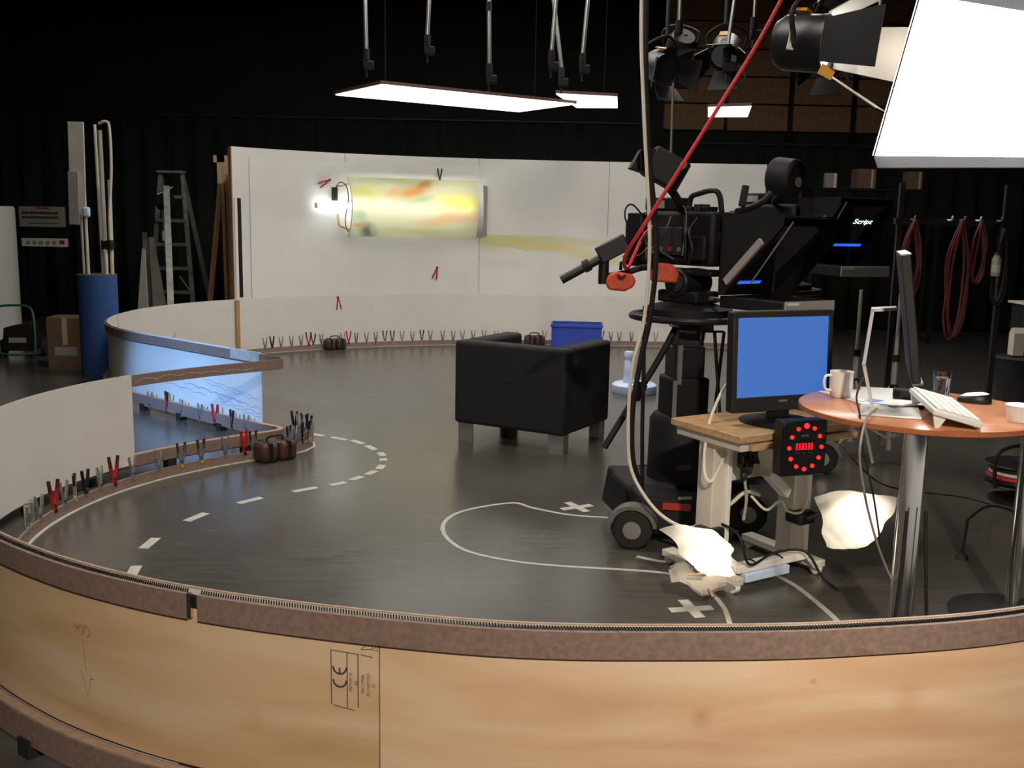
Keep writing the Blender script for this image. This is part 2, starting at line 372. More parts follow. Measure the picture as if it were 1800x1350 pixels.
# ------------------------------------------------------------------ plan of the curved barrier
PLAN = [(2.75, 3.55), (1.95, 2.76), (1.34, 2.46), (0.84, 2.34), (0.43, 2.30), (-0.02, 2.30), (-0.54, 2.40), (-0.97, 2.545), (-1.37, 2.77), (-1.75, 3.10),
        (-2.15, 3.62), (-2.43, 4.25), (-2.55, 4.87), (-2.49, 5.45), (-2.30, 5.93), (-2.02, 6.32), (-1.76, 6.58), (-1.62, 6.71), (-1.57, 6.81), (-1.63, 6.91), (-1.80, 7.03),
        (-2.12, 7.30), (-2.70, 7.80), (-3.23, 8.27), (-3.58, 8.76), (-3.78, 9.40), (-3.79, 10.16), (-3.58, 10.86), (-3.18, 11.47), (-2.62, 11.98),
        (-2.02, 12.36), (-1.04, 12.76), (0.1, 12.97), (1.15, 13.05), (2.3, 13.05), (3.35, 12.96)]
PP = catmull([Vector(p) for p in PLAN], 16)
SS = [0.0]
for a, b in zip(PP, PP[1:]): SS.append(SS[-1] + (b - a).length)
STOT = SS[-1]
def pt(s):
    s = max(0, min(STOT - 1e-6, s)); i = bisect_right(SS, s) - 1; t = (s - SS[i]) / max(1e-9, SS[i + 1] - SS[i]); return PP[i].lerp(PP[i + 1], t)
def tang(s): return (pt(s + 0.03) - pt(s - 0.03)).normalized()
def surf(s, n, z):
    """point on the barrier: s metres along, n metres towards the inside of the set, height z"""
    p = pt(s); t = tang(s); return Vector((p.x + t.y * n, p.y - t.x * n, z))
def s_of(x, y, lo=0, hi=None):
    hi = hi or STOT; best = min((( (p - Vector((x, y))).length, s) for p, s in zip(PP, SS) if lo <= s <= hi)); return best[1]
S_TIP = s_of(-1.57, 6.81)
def ribbon(m, s0, s1, n0, n1, z0, z1, step=0.05, uv0=0.0):
    n = max(2, int((s1 - s0) / step)); vs_ = []; uvs = []
    for i in range(n + 1):
        s = s0 + (s1 - s0) * i / n
        for (nn, z) in ((n0, z0), (n0, z1), (n1, z1), (n1, z0)):
            vs_.append(surf(s, nn, z)); uvs.append((s - uv0, z))
    fs = []
    for i in range(n):
        for k in range(4): fs.append((i * 4 + k, (i + 1) * 4 + k, (i + 1) * 4 + (k + 1) % 4, i * 4 + (k + 1) % 4))
    fs += [(3, 2, 1, 0), (n * 4, n * 4 + 1, n * 4 + 2, n * 4 + 3)]
    return m.add(vs_, fs, uvs)
ZT = 0.63
S_J = s_of(-0.81, 2.48)          # joint of the near top rail
S_SEAM = s_of(-0.30, 2.35)       # seam of the two plywood sheets
S_L0 = s_of(-2.31, 5.93, 3, S_TIP)   # far end of the left white lining
S_B0 = s_of(-1.78, 7.02, S_TIP)      # near end of the lining lit blue
S_H = s_of(-3.79, 9.8)               # second bend
S_P = s_of(-3.18, 11.47)             # post at the end of the tall flats

# -- frame: top rails, lower rail, base rail
fr = thing('barrier_frame', 'low curved brown rail frame winding right round the dark set floor', 'barrier', (0, 2.3, 0))
FO = (0, 2.3, 0)
seg = [(0.0, S_J - 0.016), (S_J + 0.016, S_L0 + 1.0), (S_L0 + 1.003, S_TIP + 0.35), (S_TIP + 0.353, S_H - 0.3), (S_H - 0.297, S_P), (S_P + 0.003, STOT)]
for a, b in seg:
    ribbon(MB(), a, b, -0.024, -0.014, ZT - 0.078, ZT - 0.008).build('top_rail', 'hardboard', fr, FO)
m = MB(); ribbon(m, 0.0, s_of(-2.43, 4.25), -0.014, -0.003, ZT - 0.05, ZT - 0.016); m.build('rail_core', 'black', fr, FO)
m = MB(); ribbon(m, 0.0, s_of(-2.43, 4.25), -0.003, 0.004, ZT + 0.0005, ZT + 0.004); m.build('edge_lip', 'railedge', fr, FO)
for s_ in (S_J + 0.003,):
    m = MB(); ribbon(m, s_, s_ + 0.0125, -0.0245, -0.0145, ZT - 0.072, ZT - 0.006, 0.003); m.build('end_clip', 'chrome', fr, FO)
# steel coil teeth lying in the groove on the near rail (about five pixels each: one part)
m = MB(); s_ = 0.06
while s_ < s_of(-2.0, 3.4):
    if abs(s_ - S_J) > 0.02:
        a, b = surf(s_, -0.0135, ZT - 0.010), surf(s_ + 0.0045, -0.0035, ZT - 0.004); t = tang(s_)
        d = Vector((t.x, t.y, 0)) * 0.0022; up = Vector((0, 0, 0.003))
        m.add([a - d, a + d, b + d, b - d, a - d + up, a + d + up, b + d + up, b - d + up], [(3, 2, 1, 0), (4, 5, 6, 7), (0, 1, 5, 4), (1, 2, 6, 5), (2, 3, 7, 6), (3, 0, 4, 7)])
    s_ += 0.0073
o = m.build('coil_teeth', 'chrome', fr, FO); o['kind'] = 'stuff'
for a, b in ((0.0, S_L0 + 1.0), (S_L0 + 1.003, S_TIP + 0.6), (S_TIP + 0.603, S_H), (S_H + 0.003, STOT)):
    ribbon(MB(), a, b, -0.026, -0.016, 0.055, 0.125).build('lower_rail', 'hardboard', fr, FO)
m = MB(); ribbon(m, 0, STOT, -0.052, -0.024, 0.118, 0.128); m.build('ledge', 'railedge', fr, FO)
m = MB(); ribbon(m, 0, STOT, -0.06, -0.052, 0.04, 0.128); m.build('outer_skirt', 'hardboard', fr, FO)
m0 = MB().box2((-0.03, -0.03, 0), (0.03, 0.03, 0.056)); blk = None; s_ = 0.25
while s_ < STOT:
    p = surf(s_, -0.04, 0); t = tang(s_)
    if blk is None: blk = m0.build('foot_block', 'rubber', fr); o = blk
    else: o = blk.copy(); COL.objects.link(o)
    o.location = p - Vector(FO); o.rotation_euler = (0, 0, math.atan2(t.y, t.x)); s_ += 0.55
BN = 0.17
for a, b in ((0.0, S_L0), (S_L0 + 0.003, S_TIP + 0.9), (S_TIP + 0.903, S_P), (S_P + 0.003, STOT)):
    ribbon(MB(), a, b, BN, BN + 0.012, 0.0, 0.062).build('base_rail', 'hardboard', fr, FO)
m = MB(); ribbon(m, 0.0, STOT, BN + 0.014, BN + 0.032, 0.0, 0.004); m.build('tape_line', 'tape', fr, FO)
# chalk scribble on the rail of the inward bend
pts = []
s0 = S_L0 + 0.04
for i in range(70):
    u = i / 69; amp = 0.018 * (1 - 0.4 * u)
    pts.append((s0 + u * 0.85, ZT - 0.045 + amp * abs(math.sin(u * 17)) - 0.01 + 0.006 * math.sin(u * 5)))
v2, f2 = stroke2d(pts, 0.004)
MB().add([surf(x, -0.0125, z) for x, z, _ in v2], f2).build('chalk_scribble', 'chalk', fr, FO)

# -- plywood sheets on the outside of the near barrier
knA = [(S_SEAM - S_SEAM + 0.0, 0, 0.001, 0.0)]
K = lambda x, y: S_SEAM - s_of(x, y)
M['plyB'] = ply_mat('plywood_right', (0.78, 0.58, 0.40), (0.72, 0.48, 0.30), (0.58, 0.34, 0.19), 0.7, [(-K(0.49, 2.31), 0.395, 0.045, 0.2), (-K(1.02, 2.38), 0.42, 0.06, 0.16), (-K(0.77, 2.33), 0.485, 0.014, 0.22)])
M['plyA'] = ply_mat('plywood_left', (0.72, 0.54, 0.36), (0.66, 0.46, 0.27), (0.54, 0.34, 0.17), 3.1, [(0.35, 0.3, 0.05, 0.12)])
pB = MB(); ribbon(pB, 0.0, S_SEAM - 0.002, -0.013, -0.005, 0.13, ZT - 0.02, 0.05, S_SEAM)
plyB = tag(pB.build('plywood_panel', 'plyB'), 'large reddish plywood sheet with round knots, nearest part of the curved barrier', 'panel', 'plywood sheets of the near barrier')
pA = MB(); ribbon(pA, S_SEAM + 0.002, s_of(-2.43, 4.25), -0.013, -0.005, 0.13, ZT - 0.02, 0.05, S_SEAM)
plyA = tag(pA.build('plywood_panel', 'plyA'), 'plywood sheet stamped CE with pencilled arrow at the left of the near barrier', 'panel', 'plywood sheets of the near barrier')
NO = -0.0136
def onply(v2, f2, s0, z0, name, mat, par, rot=0, n=NO, flip=1):
    """lay flat marks on the outer face; marks run the way a reader outside sees them"""
    c, s_ = math.cos(rot), math.sin(rot)
    vs_ = [surf(s0 - flip * (x * c - y * s_), n, z0 + (x * s_ + y * c)) for x, y, _ in v2]
    return MB().add(vs_, f2).build(name, mat, par)
def sA(x):
    for i in range(len(PP) - 1):
        a_, b_ = PP[i], PP[i + 1]
        if a_.y < 3.4 and b_.x <= x <= a_.x: return SS[i] + (SS[i + 1] - SS[i]) * (a_.x - x) / (a_.x - b_.x)
def stamp_text(body, size, x, z):
    v, f = textmesh(body, size); return onply(v, f, sA(x), z, 'stamp_lettering', 'ink', plyA, R(90))
def lines(strokes, wd, name, mat, par, s0, z0):
    V, F = [], []
    for st in strokes:
        v, f = stroke2d(st, wd); o = len(V); V += v; F += [tuple(o + k for k in q) for q in f]
    return onply(V, F, s0, z0, name, mat, par)
s0 = sA(-0.44)
lines([[(0, 0), (0, -0.145)], [(0.043, -0.004), (0.043, -0.15)], [(0.072, -0.004), (0.072, -0.145)]], 0.0028, 'stamp_frame', 'ink', plyA, s0, 0.522)
lines([[(0, 0), (0.075, -0.004)], [(0.08, -0.004), (0.11, -0.007)], [(0.006, -0.148), (0.06, -0.155)]], 0.0024, 'stamp_frame', 'ink', plyA, s0, 0.522)
def arc(cx, cy, r, a0, a1, n=14): return [(cx + r * math.cos(R(a0 + (a1 - a0) * i / n)), cy + r * math.sin(R(a0 + (a1 - a0) * i / n))) for i in range(n + 1)]
# CE mark, turned a quarter like the rest of the stamp
lines([arc(0.023, -0.085 + 0.006, 0.0175, 180, 360), arc(0.023, -0.05 + 0.006, 0.0175, 180, 360), [(0.023, -0.0615), (0.023, -0.046)]], 0.005, 'stamp_ce_mark', 'ink', plyA, s0, 0.522)
stamp_text('MIFORTE', 0.0125, -0.389, 0.442); stamp_text('04', 0.0125, -0.3745, 0.441)
stamp_text('EN 13986', 0.0125, -0.357, 0.441); stamp_text('PLYWOOD', 0.0125, -0.3425, 0.441); stamp_text('E1', 0.0125, -0.330, 0.441)
lines([[(0.012, 0.02), (0.012, 0.012), (0.0, -0.0), (0.03, 0.004)], [(0.03, 0.016), (0.03, 0.003), (0.043, 0.001), (0.043, 0.014)], [(0.034, 0.006), (0.04, 0.012)]], 0.0016, 'stamp_fragment', 'ink', plyA, sA(-0.362), 0.532)
lines([[(-0.03, 0.0), (-0.034, 0.03), (-0.022, 0.012), (-0.018, 0.03)], arc(-0.004, 0.014, 0.014, 70, 290), arc(0.004, 0.014, 0.009, 60, 300), [(-0.003, 0.008), (0.006, 0.014), (0.012, 0.03)], arc(0.012, 0.014, 0.016, 110, -70)], 0.0016, 'pencil_scribble', 'pencil', plyA, sA(-1.185), 0.425)
lines([[(0, 0), (0.003, -0.085)], [(-0.017, -0.088), (0.006, -0.158), (0.012, -0.158), (0.022, -0.106), (0.034, -0.106), (0.018, -0.098)]], 0.0016, 'pencil_arrow', 'pencil', plyA, sA(-1.185), 0.405)

# -- white linings
def lining(s0, s1, label, n0=-0.002, n1=0.002, z0=0.12, z1=ZT, mat='sheetwhite'):
    m = MB(); ribbon(m, s0, s1, n0, n1, z0, z1, 0.06); o = m.build('lining_sheet', mat); return tag(o, label, 'sheet', 'white sheets lining the low barrier')
lining(0.0, S_SEAM + 0.6, 'white lining sheet behind the large reddish plywood sheet')
lining(S_SEAM + 0.603, S_L0, 'bare white curved lining sheet at the left edge, nearest the plywood', z0=0.075)
blue = lining(S_B0, S_H - 0.25, 'white lining sheet lit blue on the back of the inward bend', n0=-0.006, n1=-0.003, z0=0.11)
lining(S_H - 0.247, S_P - 0.01, 'low white sheet curving below the ladder at the far left', z0=0.02)
lining(S_P - 0.007, STOT, 'long low white sheet below the tall white flats', z0=0.02)
M['bluewash'] = pmat('pale_blue_wash', (0.42, 0.52, 0.74), 0.7, var=0.12)
for j, (z, a, ph, l0, l1) in enumerate([(0.30, 0.012, 0, 0.12, 0.75), (0.27, 0.016, 1, 0.05, 0.7), (0.235, 0.014, 2, 0.25, 0.95), (0.205, 0.02, 0.5, 0.02, 0.6), (0.17, 0.018, 1.4, 0.0, 0.55), (0.255, 0.02, 2.2, 0.6, 1.3), (0.22, 0.015, 0.2, 0.7, 1.5), (0.145, 0.014, 1.1, 0.0, 0.5)]):
    pts = [(S_B0 + l0 + (l1 - l0) * i / 40, z + a * abs(math.sin(i * 0.33 + ph)) + 0.05 * (i / 40)) for i in range(41)]
    v2, f2 = stroke2d(pts, 0.0035); MB().add([surf(x, -0.0066, y) for x, y, _ in v2], f2).build('pen_line', 'bluepen', blue)
# tape patches on the blue rail
for s_, z0, z1, ln in ((S_B0 + 0.1, ZT - 0.07, ZT + 0.002, 0.35), (S_B0 + 0.03, 0.06, 0.12, 0.3)):
    m = MB(); ribbon(m, s_ - 0.1, s_ + ln - 0.1, -0.0258, -0.0244, z0, z1); tag(m.build('tape_strip', 'tape'), 'white tape strip on the upper rail above the blue-lit sheet' if z0 > 0.3 else 'white tape strip on the lower rail under the blue-lit sheet', 'tape')

# ------------------------------------------------------------------ tall white flats standing on the far barrier line
def sx(x):
    for i in range(len(PP) - 1):
        a_, b_ = PP[i], PP[i + 1]
        if SS[i] > S_H and a_.x <= x <= b_.x: return SS[i] + (SS[i + 1] - SS[i]) * (x - a_.x) / (b_.x - a_.x)
    return STOT
flats = [(-3.19, -2.07, 'tall white set flat at the far left end, with a dark slot'), (-2.065, -0.47, 'tall white set flat behind the glowing printed light'), (-0.465, 1.2, 'tall white set flat behind the pale watercolour paper'), (1.205, 3.2, 'tall white set flat at the right end, behind the studio cameras')]
for i, (x0, x1, lab) in enumerate(flats):
    a, b = sx(x0), sx(x1); p = surf((a + b) / 2, -0.03, 0)
    t = thing('set_flat', lab, 'wall flat', p, 0, 'tall white set flats')
    m = MB(); ribbon(m, a, b, -0.036, -0.028, 0.02, 2.35, 0.08); m.build('board', 'flatwhite', t, p)
    m = MB(); ribbon(m, a, b, -0.056, -0.0365, 2.29, 2.348, 0.08); m.build('top_batten', 'timber', t, p)
    for s_ in (a + 0.02, b - 0.02):
        m = MB(); ribbon(m, s_ - 0.02, s_ + 0.02, -0.1, -0.0565, 0.0, 2.34, 0.02); m.build('stile', 'timber', t, p)
    if i == 0:
        m = MB(); ribbon(m, a - 0.012, a - 0.001, -0.05, -0.02, 0.0, 2.35, 0.006); m.build('edge_batten', 'timber', t, p)
        m = MB(); ribbon(m, a + 0.015, a + 0.05, -0.026, -0.012, 0.62, 1.78, 0.01); m.build('white_strip', 'white', t, p)
        m = MB(); ribbon(m, a + 0.052, a + 0.105, -0.0275, -0.02, 0.65, 1.78, 0.01); m.build('slot', 'black', t, p)
        m = MB(); ribbon(m, a - 0.03, a + 0.02, 0.006, 0.03, 0.0, 0.62, 0.01); m.build('post', 'timber', t, p)
# hanging papers
a, b = sx(-3.04), sx(-0.46)
m = MB(); ribbon(m, a, b, -0.02, -0.017, 0.585, 2.25, 0.08); pap1 = tag(m.build('hanging_paper', 'paper'), 'wide plain white paper hung on the tall flats under the glowing print', 'paper')
M['wash'] = paint_mat('watercolour_wash', (0.76, 0.74, 0.71), WASH_BLOBS)
a, b = sx(-0.45), sx(2.5)
m = MB(); ribbon(m, a, b, -0.016, -0.013, 0.6, 1.4, 0.08, a); tag(m.build('hanging_paper', 'wash'), 'white paper with a pale yellow and green watercolour wash', 'paper')

# glowing printed light: bowed translucent print in front of a fluorescent tube
a, b = sx(-2.06), sx(-0.50)
p0 = surf(a, 0.0, 1.35)
t = thing('printed_light', 'bowed translucent print in yellow, green and orange glowing on the flat', 'light box', p0)
M['print'] = paint_mat('watercolour_print', (0.74, 0.72, 0.52), PRINT_BLOBS, 0.42)
m = MB(); NS, NV = 24, 14; vs_ = []; uvs = []; fs = []
for i in range(NS + 1):
    s_ = a + (b - a) * i / NS
    for k in range(NV + 1):
        v = k / NV; z = 1.355 + 0.72 * v; n = 0.0 + 0.20 * math.sin(math.pi * v) ** 0.6
        vs_.append(surf(s_, n, z)); uvs.append((s_ - a + 0.3, z))
for i in range(NS):
    for k in range(NV): fs.append((i * (NV + 1) + k, (i + 1) * (NV + 1) + k, (i + 1) * (NV + 1) + k + 1, i * (NV + 1) + k + 1))
m.add(vs_, fs, uvs); m.build('print_sheet', 'print', t, p0)
for ss, nm, mt, wd in ((a, 'rim', 'white', 0.012), (b, 'end_band', 'white', 0.07)):
    m = MB(); vs_ = []; fs = []
    for k in range(NV + 1):
        v = k / NV; z = 1.352 + 0.726 * v; n = 0.004 + 0.20 * math.sin(math.pi * v) ** 0.6
        vs_ += [surf(ss, n + 0.002, z), surf(ss + wd, n + 0.002, z), surf(ss + wd, n - 0.006, z), surf(ss, n - 0.006, z)]
    for k in range(NV):
        for q in range(4): fs.append((k * 4 + q, k * 4 + (q + 1) % 4, (k + 1) * 4 + (q + 1) % 4, (k + 1) * 4 + q))
    m.add(vs_, fs); m.build(nm, mt, t, p0)
m = MB(); ribbon(m, b + 0.075, b + 0.14, 0.0, 0.012, 1.39, 2.01, 0.02); m.build('metal_strip', 'alu', t, p0)
ST = sx(-2.42)
tb = thing('fluorescent_tube', 'bright fluorescent tube sticking out left of the glowing print', 'lamp', surf(ST, 0.1, 1.72))
q0 = surf(ST, 0.1, 1.72); q1 = surf(b - 0.05, 0.09, 1.735)
NB = 10; pts = [surf(ST + (b - 0.05 - ST) * i / NB, 0.1, 1.72 + 0.015 * i / NB) for i in range(NB + 1)]
MB().tube(pts, 0.03, 12, False).build('glass_tube', 'tube', tb, q0)
MB().cyl(pts[0] + (pts[0] - pts[1]).normalized() * 0.02, pts[0], 0.034, n=12).build('end_cap', 'whiteplastic', tb, q0)
MB().cyl(pts[-1], pts[-1] + (pts[-1] - pts[-2]).normalized() * 0.03, 0.031, n=12).build('end_cap', 'whiteplastic', tb, q0)
s_ = sx(-2.2)
MB().box(surf(s_, 0.03, 1.86), (0.07, 0.06, 0.16)).build('ballast', 'darkgrey', tb, q0, bevel=0.01)
MB().tube([surf(s_, 0.05, 1.93), surf(s_ + 0.05, 0.1, 2.0), surf(s_ + 0.12, 0.12, 1.95), surf(s_ + 0.15, 0.1, 1.8), surf(s_ + 0.1, 0.12, 1.55), surf(s_ + 0.14, 0.1, 1.42), surf(s_ + 0.2, 0.03, 1.45)], 0.006, 6).build('wire', 'darkgrey', tb, q0)
MB().tube([surf(s_ + 0.04, 0.02, 1.62), surf(s_ + 0.05, 0.04, 1.5), surf(s_ + 0.12, 0.04, 1.46), surf(s_ + 0.2, 0.02, 1.44)], 0.014, 8).build('bracket', 'palewood', tb, q0)
MB().tube([surf(s_ + 0.02, 0.02, 1.95), surf(s_ + 0.1, 0.04, 1.96), surf(s_ + 0.2, 0.03, 1.99)], 0.012, 8).build('bracket', 'palewood', tb, q0)

# ------------------------------------------------------------------ spring clamps
def make_clamp(label, armmat, gripmat, jaw='greymetal', sc=1.0, group=None):
    r = thing('spring_clamp', label, 'clamp', (0, 0, -5), 0, group)
    for sgn in (-1, 1):
        # jaw at the bottom, arm crossing at the pivot and splaying upwards
        poly = [(-sgn * 0.001, 0.0), (-sgn * 0.012, 0.006), (-sgn * 0.014, 0.03), (sgn * 0.004, 0.06), (sgn * 0.024, 0.165), (sgn * 0.036, 0.163), (sgn * 0.02, 0.058), (sgn * 0.002, 0.03)]
        poly = [(x * sc, y * sc) for x, y in poly]
        if sgn < 0: poly = poly[::-1]
        MB().prism(poly, 0.016 * sc, Matrix.Rotation(R(90), 4, 'X')).build('arm', armmat, r)
        MB().tube([(sgn * 0.0215 * sc, 0, 0.105 * sc), (sgn * 0.0305 * sc, 0, 0.172 * sc)], 0.0095 * sc, 8, False).build('grip', gripmat, r)
        MB().box((-sgn * 0.006 * sc, 0, 0.008 * sc), (0.01 * sc, 0.024 * sc, 0.018 * sc)).build('jaw_pad', jaw, r)
    MB().cyl((0, -0.011 * sc, 0.05 * sc), (0, 0.011 * sc, 0.05 * sc), 0.008 * sc, n=10).build('spring', 'chrome', r)
    reg(r); return r
PROTO = {
 'steel': make_clamp('', 'greymetal', 'alu', 'greymetal', 0.82),
 'dark': make_clamp('', 'greymetal', 'blackplastic', 'yellow', 0.88),
 'black': make_clamp('', 'blackplastic', 'blackplastic', 'greymetal', 0.88),
 'red': make_clamp('', 'redplastic', 'blackplastic', 'darkgrey', 1.0),
 'redall': make_clamp('', 'redplastic', 'redplastic', 'blackplastic', 0.95)}
used = set()
def clamp(kind, loc, rz, label, group, rot=None):
    if kind not in used:
        used.add(kind); r = PROTO[kind]; r.location = loc; r.rotation_euler = rot or (0, 0, rz); r['label'] = label; r['group'] = group; return r
    return dup(PROTO[kind], loc, rz, label, group, rot)
rnd = random.Random(3)
ORD = 'first second third fourth fifth sixth seventh eighth ninth tenth eleventh twelfth thirteenth fourteenth fifteenth sixteenth seventeenth eighteenth nineteenth twentieth twenty-first twenty-second twenty-third twenty-fourth twenty-fifth twenty-sixth twenty-seventh twenty-eighth twenty-ninth thirtieth thirty-first thirty-second thirty-third thirty-fourth'.split()
FAR = [(-3.01, 'steel'), (-2.94, 'black'), (-2.85, 'steel'), (-2.74, 'steel'), (-2.64, 'steel'), (-2.56, 'red'), (-2.51, 'black'), (-2.42, 'steel'), (-2.17, 'steel'), (-2.10, 'redall'), (-2.01, 'steel'), (-1.89, 'steel'), (-1.78, 'steel'), (-1.67, 'dark'), (-1.58, 'dark'), (-1.46, 'steel'), (-1.33, 'steel'), (-1.21, 'dark'), (-1.10, 'steel'), (-0.94, 'steel'), (-0.80, 'steel'), (-0.68, 'steel'), (-0.54, 'steel'), (-0.40, 'steel'), (-0.24, 'steel'), (-0.12, 'steel'), (0.0, 'steel'), (0.39, 'steel'), (1.15, 'dark'), (1.27, 'steel'), (1.38, 'steel'), (1.54, 'steel'), (1.86, 'steel'), (2.48, 'redall')]
flab = {'steel': 'plain steel spring clamp on the far base rail', 'dark': 'dark-gripped spring clamp on the far base rail', 'black': 'black spring clamp on the far base rail'}
for x, k in FAR:
    s_ = sx(x); t_ = tang(s_); p = surf(s_, BN + 0.006, 0.045)
    lab = (flab[k] + ', ' + ORD[FAR.index((x, k))] + ' clamp from the left') if k in flab else {-2.56: 'red spring clamp with black grips, left of the far brown sandbag', -2.10: 'red spring clamp standing right beside the far brown sandbag', 2.48: 'small red spring clamp on the far rail right of the camera column'}[x]
    clamp(k, p, math.atan2(t_.y, t_.x) + rnd.uniform(-0.35, 0.35), lab, 'spring clamps on the far base rail')
NEAR = [(-2.48, 4.74, 'steel'), (-2.42, 4.66, 'steel'), (-2.33, 4.74, 'steel'), (-2.35, 4.86, 'steel'), (-2.34, 5.0, 'red'), (-2.30, 5.1, 'steel'), (-2.27, 5.2, 'dark'), (-2.25, 5.3, 'black'), (-2.2, 5.42, 'steel'), (-2.17, 5.52, 'red'), (-2.1, 5.62, 'steel'), (-2.02, 5.80, 'steel'), (-1.93, 5.93, 'dark'), (-1.84, 6.03, 'dark'), (-1.74, 6.16, 'steel'), (-1.66, 6.26, 'redall'), (-1.60, 6.30, 'dark')]
nlab = {'steel': 'plain steel spring clamp on the left base rail', 'dark': 'yellow-jawed spring clamp on the left base rail', 'black': 'black spring clamp on the left base rail', 'redall': 'red spring clamp on the base rail just left of the near sandbag'}
nred = iter(['red spring clamp with black grips near the left edge of the photo', 'red spring clamp with black grips at the end of the bare white sheet'])
for j, (x, y, k) in enumerate(NEAR):
    s_ = s_of(x, y, S_SEAM, S_TIP); t_ = tang(s_); p = surf(s_, BN + 0.006, 0.045)
    clamp(k, p, math.atan2(t_.y, t_.x) + rnd.uniform(-0.5, 0.5), next(nred) if k == 'red' else nlab[k] + ('' if k == 'redall' else ', ' + ORD[j] + ' clamp from the left'), 'spring clamps on the left base rail')
for i in range(9):      # bunch round the tip of the inward bend
    s_ = S_TIP - 0.13 + i * 0.038; t_ = tang(s_); p = surf(s_, BN + 0.006, 0.045)
    clamp(['dark', 'steel', 'black'][i % 3], p, math.atan2(t_.y, t_.x) + rnd.uniform(-0.6, 0.6), {'dark': 'yellow-jawed spring clamp bunched at the tip of the bend', 'steel': 'steel spring clamp bunched at the tip of the bend', 'black': 'black spring clamp bunched at the tip of the bend'}[['dark', 'steel', 'black'][i % 3]] + ', ' + ORD[i] + ' round it', 'spring clamps bunched at the bend')
BL = [(0.12, 'steel', 'steel'), (0.30, 'black', ''), (0.52, 'redall', 'red spring clamp on the blue-lit lower rail, the right-hand one'), (0.72, 'steel', ''), (0.98, 'steel', ''), (1.20, 'red', 'red spring clamp with black grips on the blue-lit lower rail'), (1.45, 'steel', '')]
for d, k, lab in BL:
    s_ = S_B0 + d; t_ = tang(s_); p = surf(s_, -0.056, 0.03)
    clamp(k, p, math.atan2(t_.y, t_.x) + rnd.uniform(-0.3, 0.3), lab if k.startswith('red') else ('steel spring clamp on the blue-lit lower rail, ' + ORD[[q[0] for q in BL].index(d)] + ' from the right' if k == 'steel' else 'black spring clamp on the blue-lit lower rail'), 'spring clamps on the blue-lit rail')
# clamps pinched on the papers of the tall flats: jaws up, handles hanging
for x, z, lab, tw in ((-0.98, 0.985, 'red spring clamp hanging at mid height on the white paper', 0.25), (-2.17, 0.62, 'red spring clamp hanging from the lower edge of the white paper', -0.1)):
    s_ = sx(x); t_ = tang(s_); ang = math.atan2(t_.y, t_.x)
    clamp('redall', surf(s_, 0.0, z), 0, lab, 'red clamps on the paper', (R(180), tw, ang))
for x, z, k, lab, tw in ((-2.24, 2.03, 'redall', 'red spring clamp holding the wire above the fluorescent tube', 1.1), (-0.96, 2.06, 'black', 'small black spring clamp gripping the top edge of the glowing print', 0.0)):
    s_ = sx(x); t_ = tang(s_)
    clamp(k, surf(s_, 0.01, z), 0, lab, None, (R(180) if k == 'redall' else 0, tw, math.atan2(t_.y, t_.x)))

# brown sandbags weighing the base rail
def sandbag(s_, label, n=BN + 0.08):
    p = surf(s_, n, 0.0); t_ = tang(s_)
    r = thing('sandbag', label, 'sandbag', p, math.atan2(t_.y, t_.x), 'brown sandbags on the base rail')
    for sg in (-1, 1):
        b_ = MB(); b_.box((sg * 0.068, 0.0, 0.065), (0.125, 0.15, 0.13)); b_.build('pouch', 'leather', r, bevel=0.03)
        MB().box((sg * 0.068, 0.0, 0.078), (0.03, 0.156, 0.11)).build('strap', 'black', r, bevel=0.004)
    MB().box((0, 0, 0.115), (0.10, 0.10, 0.03)).build('bridge', 'leather', r, bevel=0.01)
    MB().tube([(-0.06, 0, 0.13), (-0.045, 0, 0.16), (0.045, 0, 0.16), (0.06, 0, 0.13)], 0.007, 6).build('handle', 'black', r)
    return r
sandbag(sx(-2.29), 'brown leather sandbag on the far base rail below the fluorescent tube')
sandbag(sx(0.25), 'brown leather sandbag on the far rail left of the blue crate')
sandbag(S_TIP - 0.27, 'dark brown sandbag at the tip of the inward bend', BN + 0.09)

# ------------------------------------------------------------------ floor marks
def tape_piece(x, y, ang, ln, wd, label, group=None):
    o = MB().box((0, 0, 0.0012), (ln, wd, 0.0012)).build('floor_tape', 'tape'); o.location = (x, y, 0); o.rotation_euler = (0, 0, ang)
    return tag(o, label, 'tape mark', group)
D = [(-1.69, 4.28), (-1.76, 4.68), (-1.67, 5.12), (-1.47, 5.45), (-1.21, 5.7), (-1.04, 5.84), (-0.95, 5.98), (-0.88, 6.12), (-0.84, 6.27), (-0.85, 6.47), (-0.88, 6.62), (-0.98, 6.81), (-1.1, 6.98), (-1.25, 7.08), (-1.44, 7.2), (-1.69, 7.34)]
for i, (x, y) in enumerate(D):
    a_, b_ = D[max(0, i - 1)], D[min(len(D) - 1, i + 1)]
    ln = 0.16 if i < 5 else (0.11 if i < 11 else 0.15)
    tape_piece(x, y, math.atan2(b_[1] - a_[1], b_[0] - a_[0]), ln if i != 9 else 0.07, 0.05, 'short white tape dash round the bend, ' + ORD[i] + ' counting from the plywood', 'dashed tape marks')
for (x, y, a0, l1, l2, lab) in ((0.77, 3.97, 0.2, 0.19, 0.15, 'white tape cross on the floor near the plywood rail'), (0.38, 5.44, 0.5, 0.2, 0.16, 'dim tape cross on the floor in front of the armchair')):
    r = thing('tape_cross', lab, 'tape mark', (x, y, 0), a0)
    MB().box((0, 0, 0.0012), (l1, 0.048, 0.0012)).build('strip', 'tape', r); MB().box((0, 0, 0.0026), (0.048, l2 * 1.3, 0.0012)).build('strip', 'tape', r)
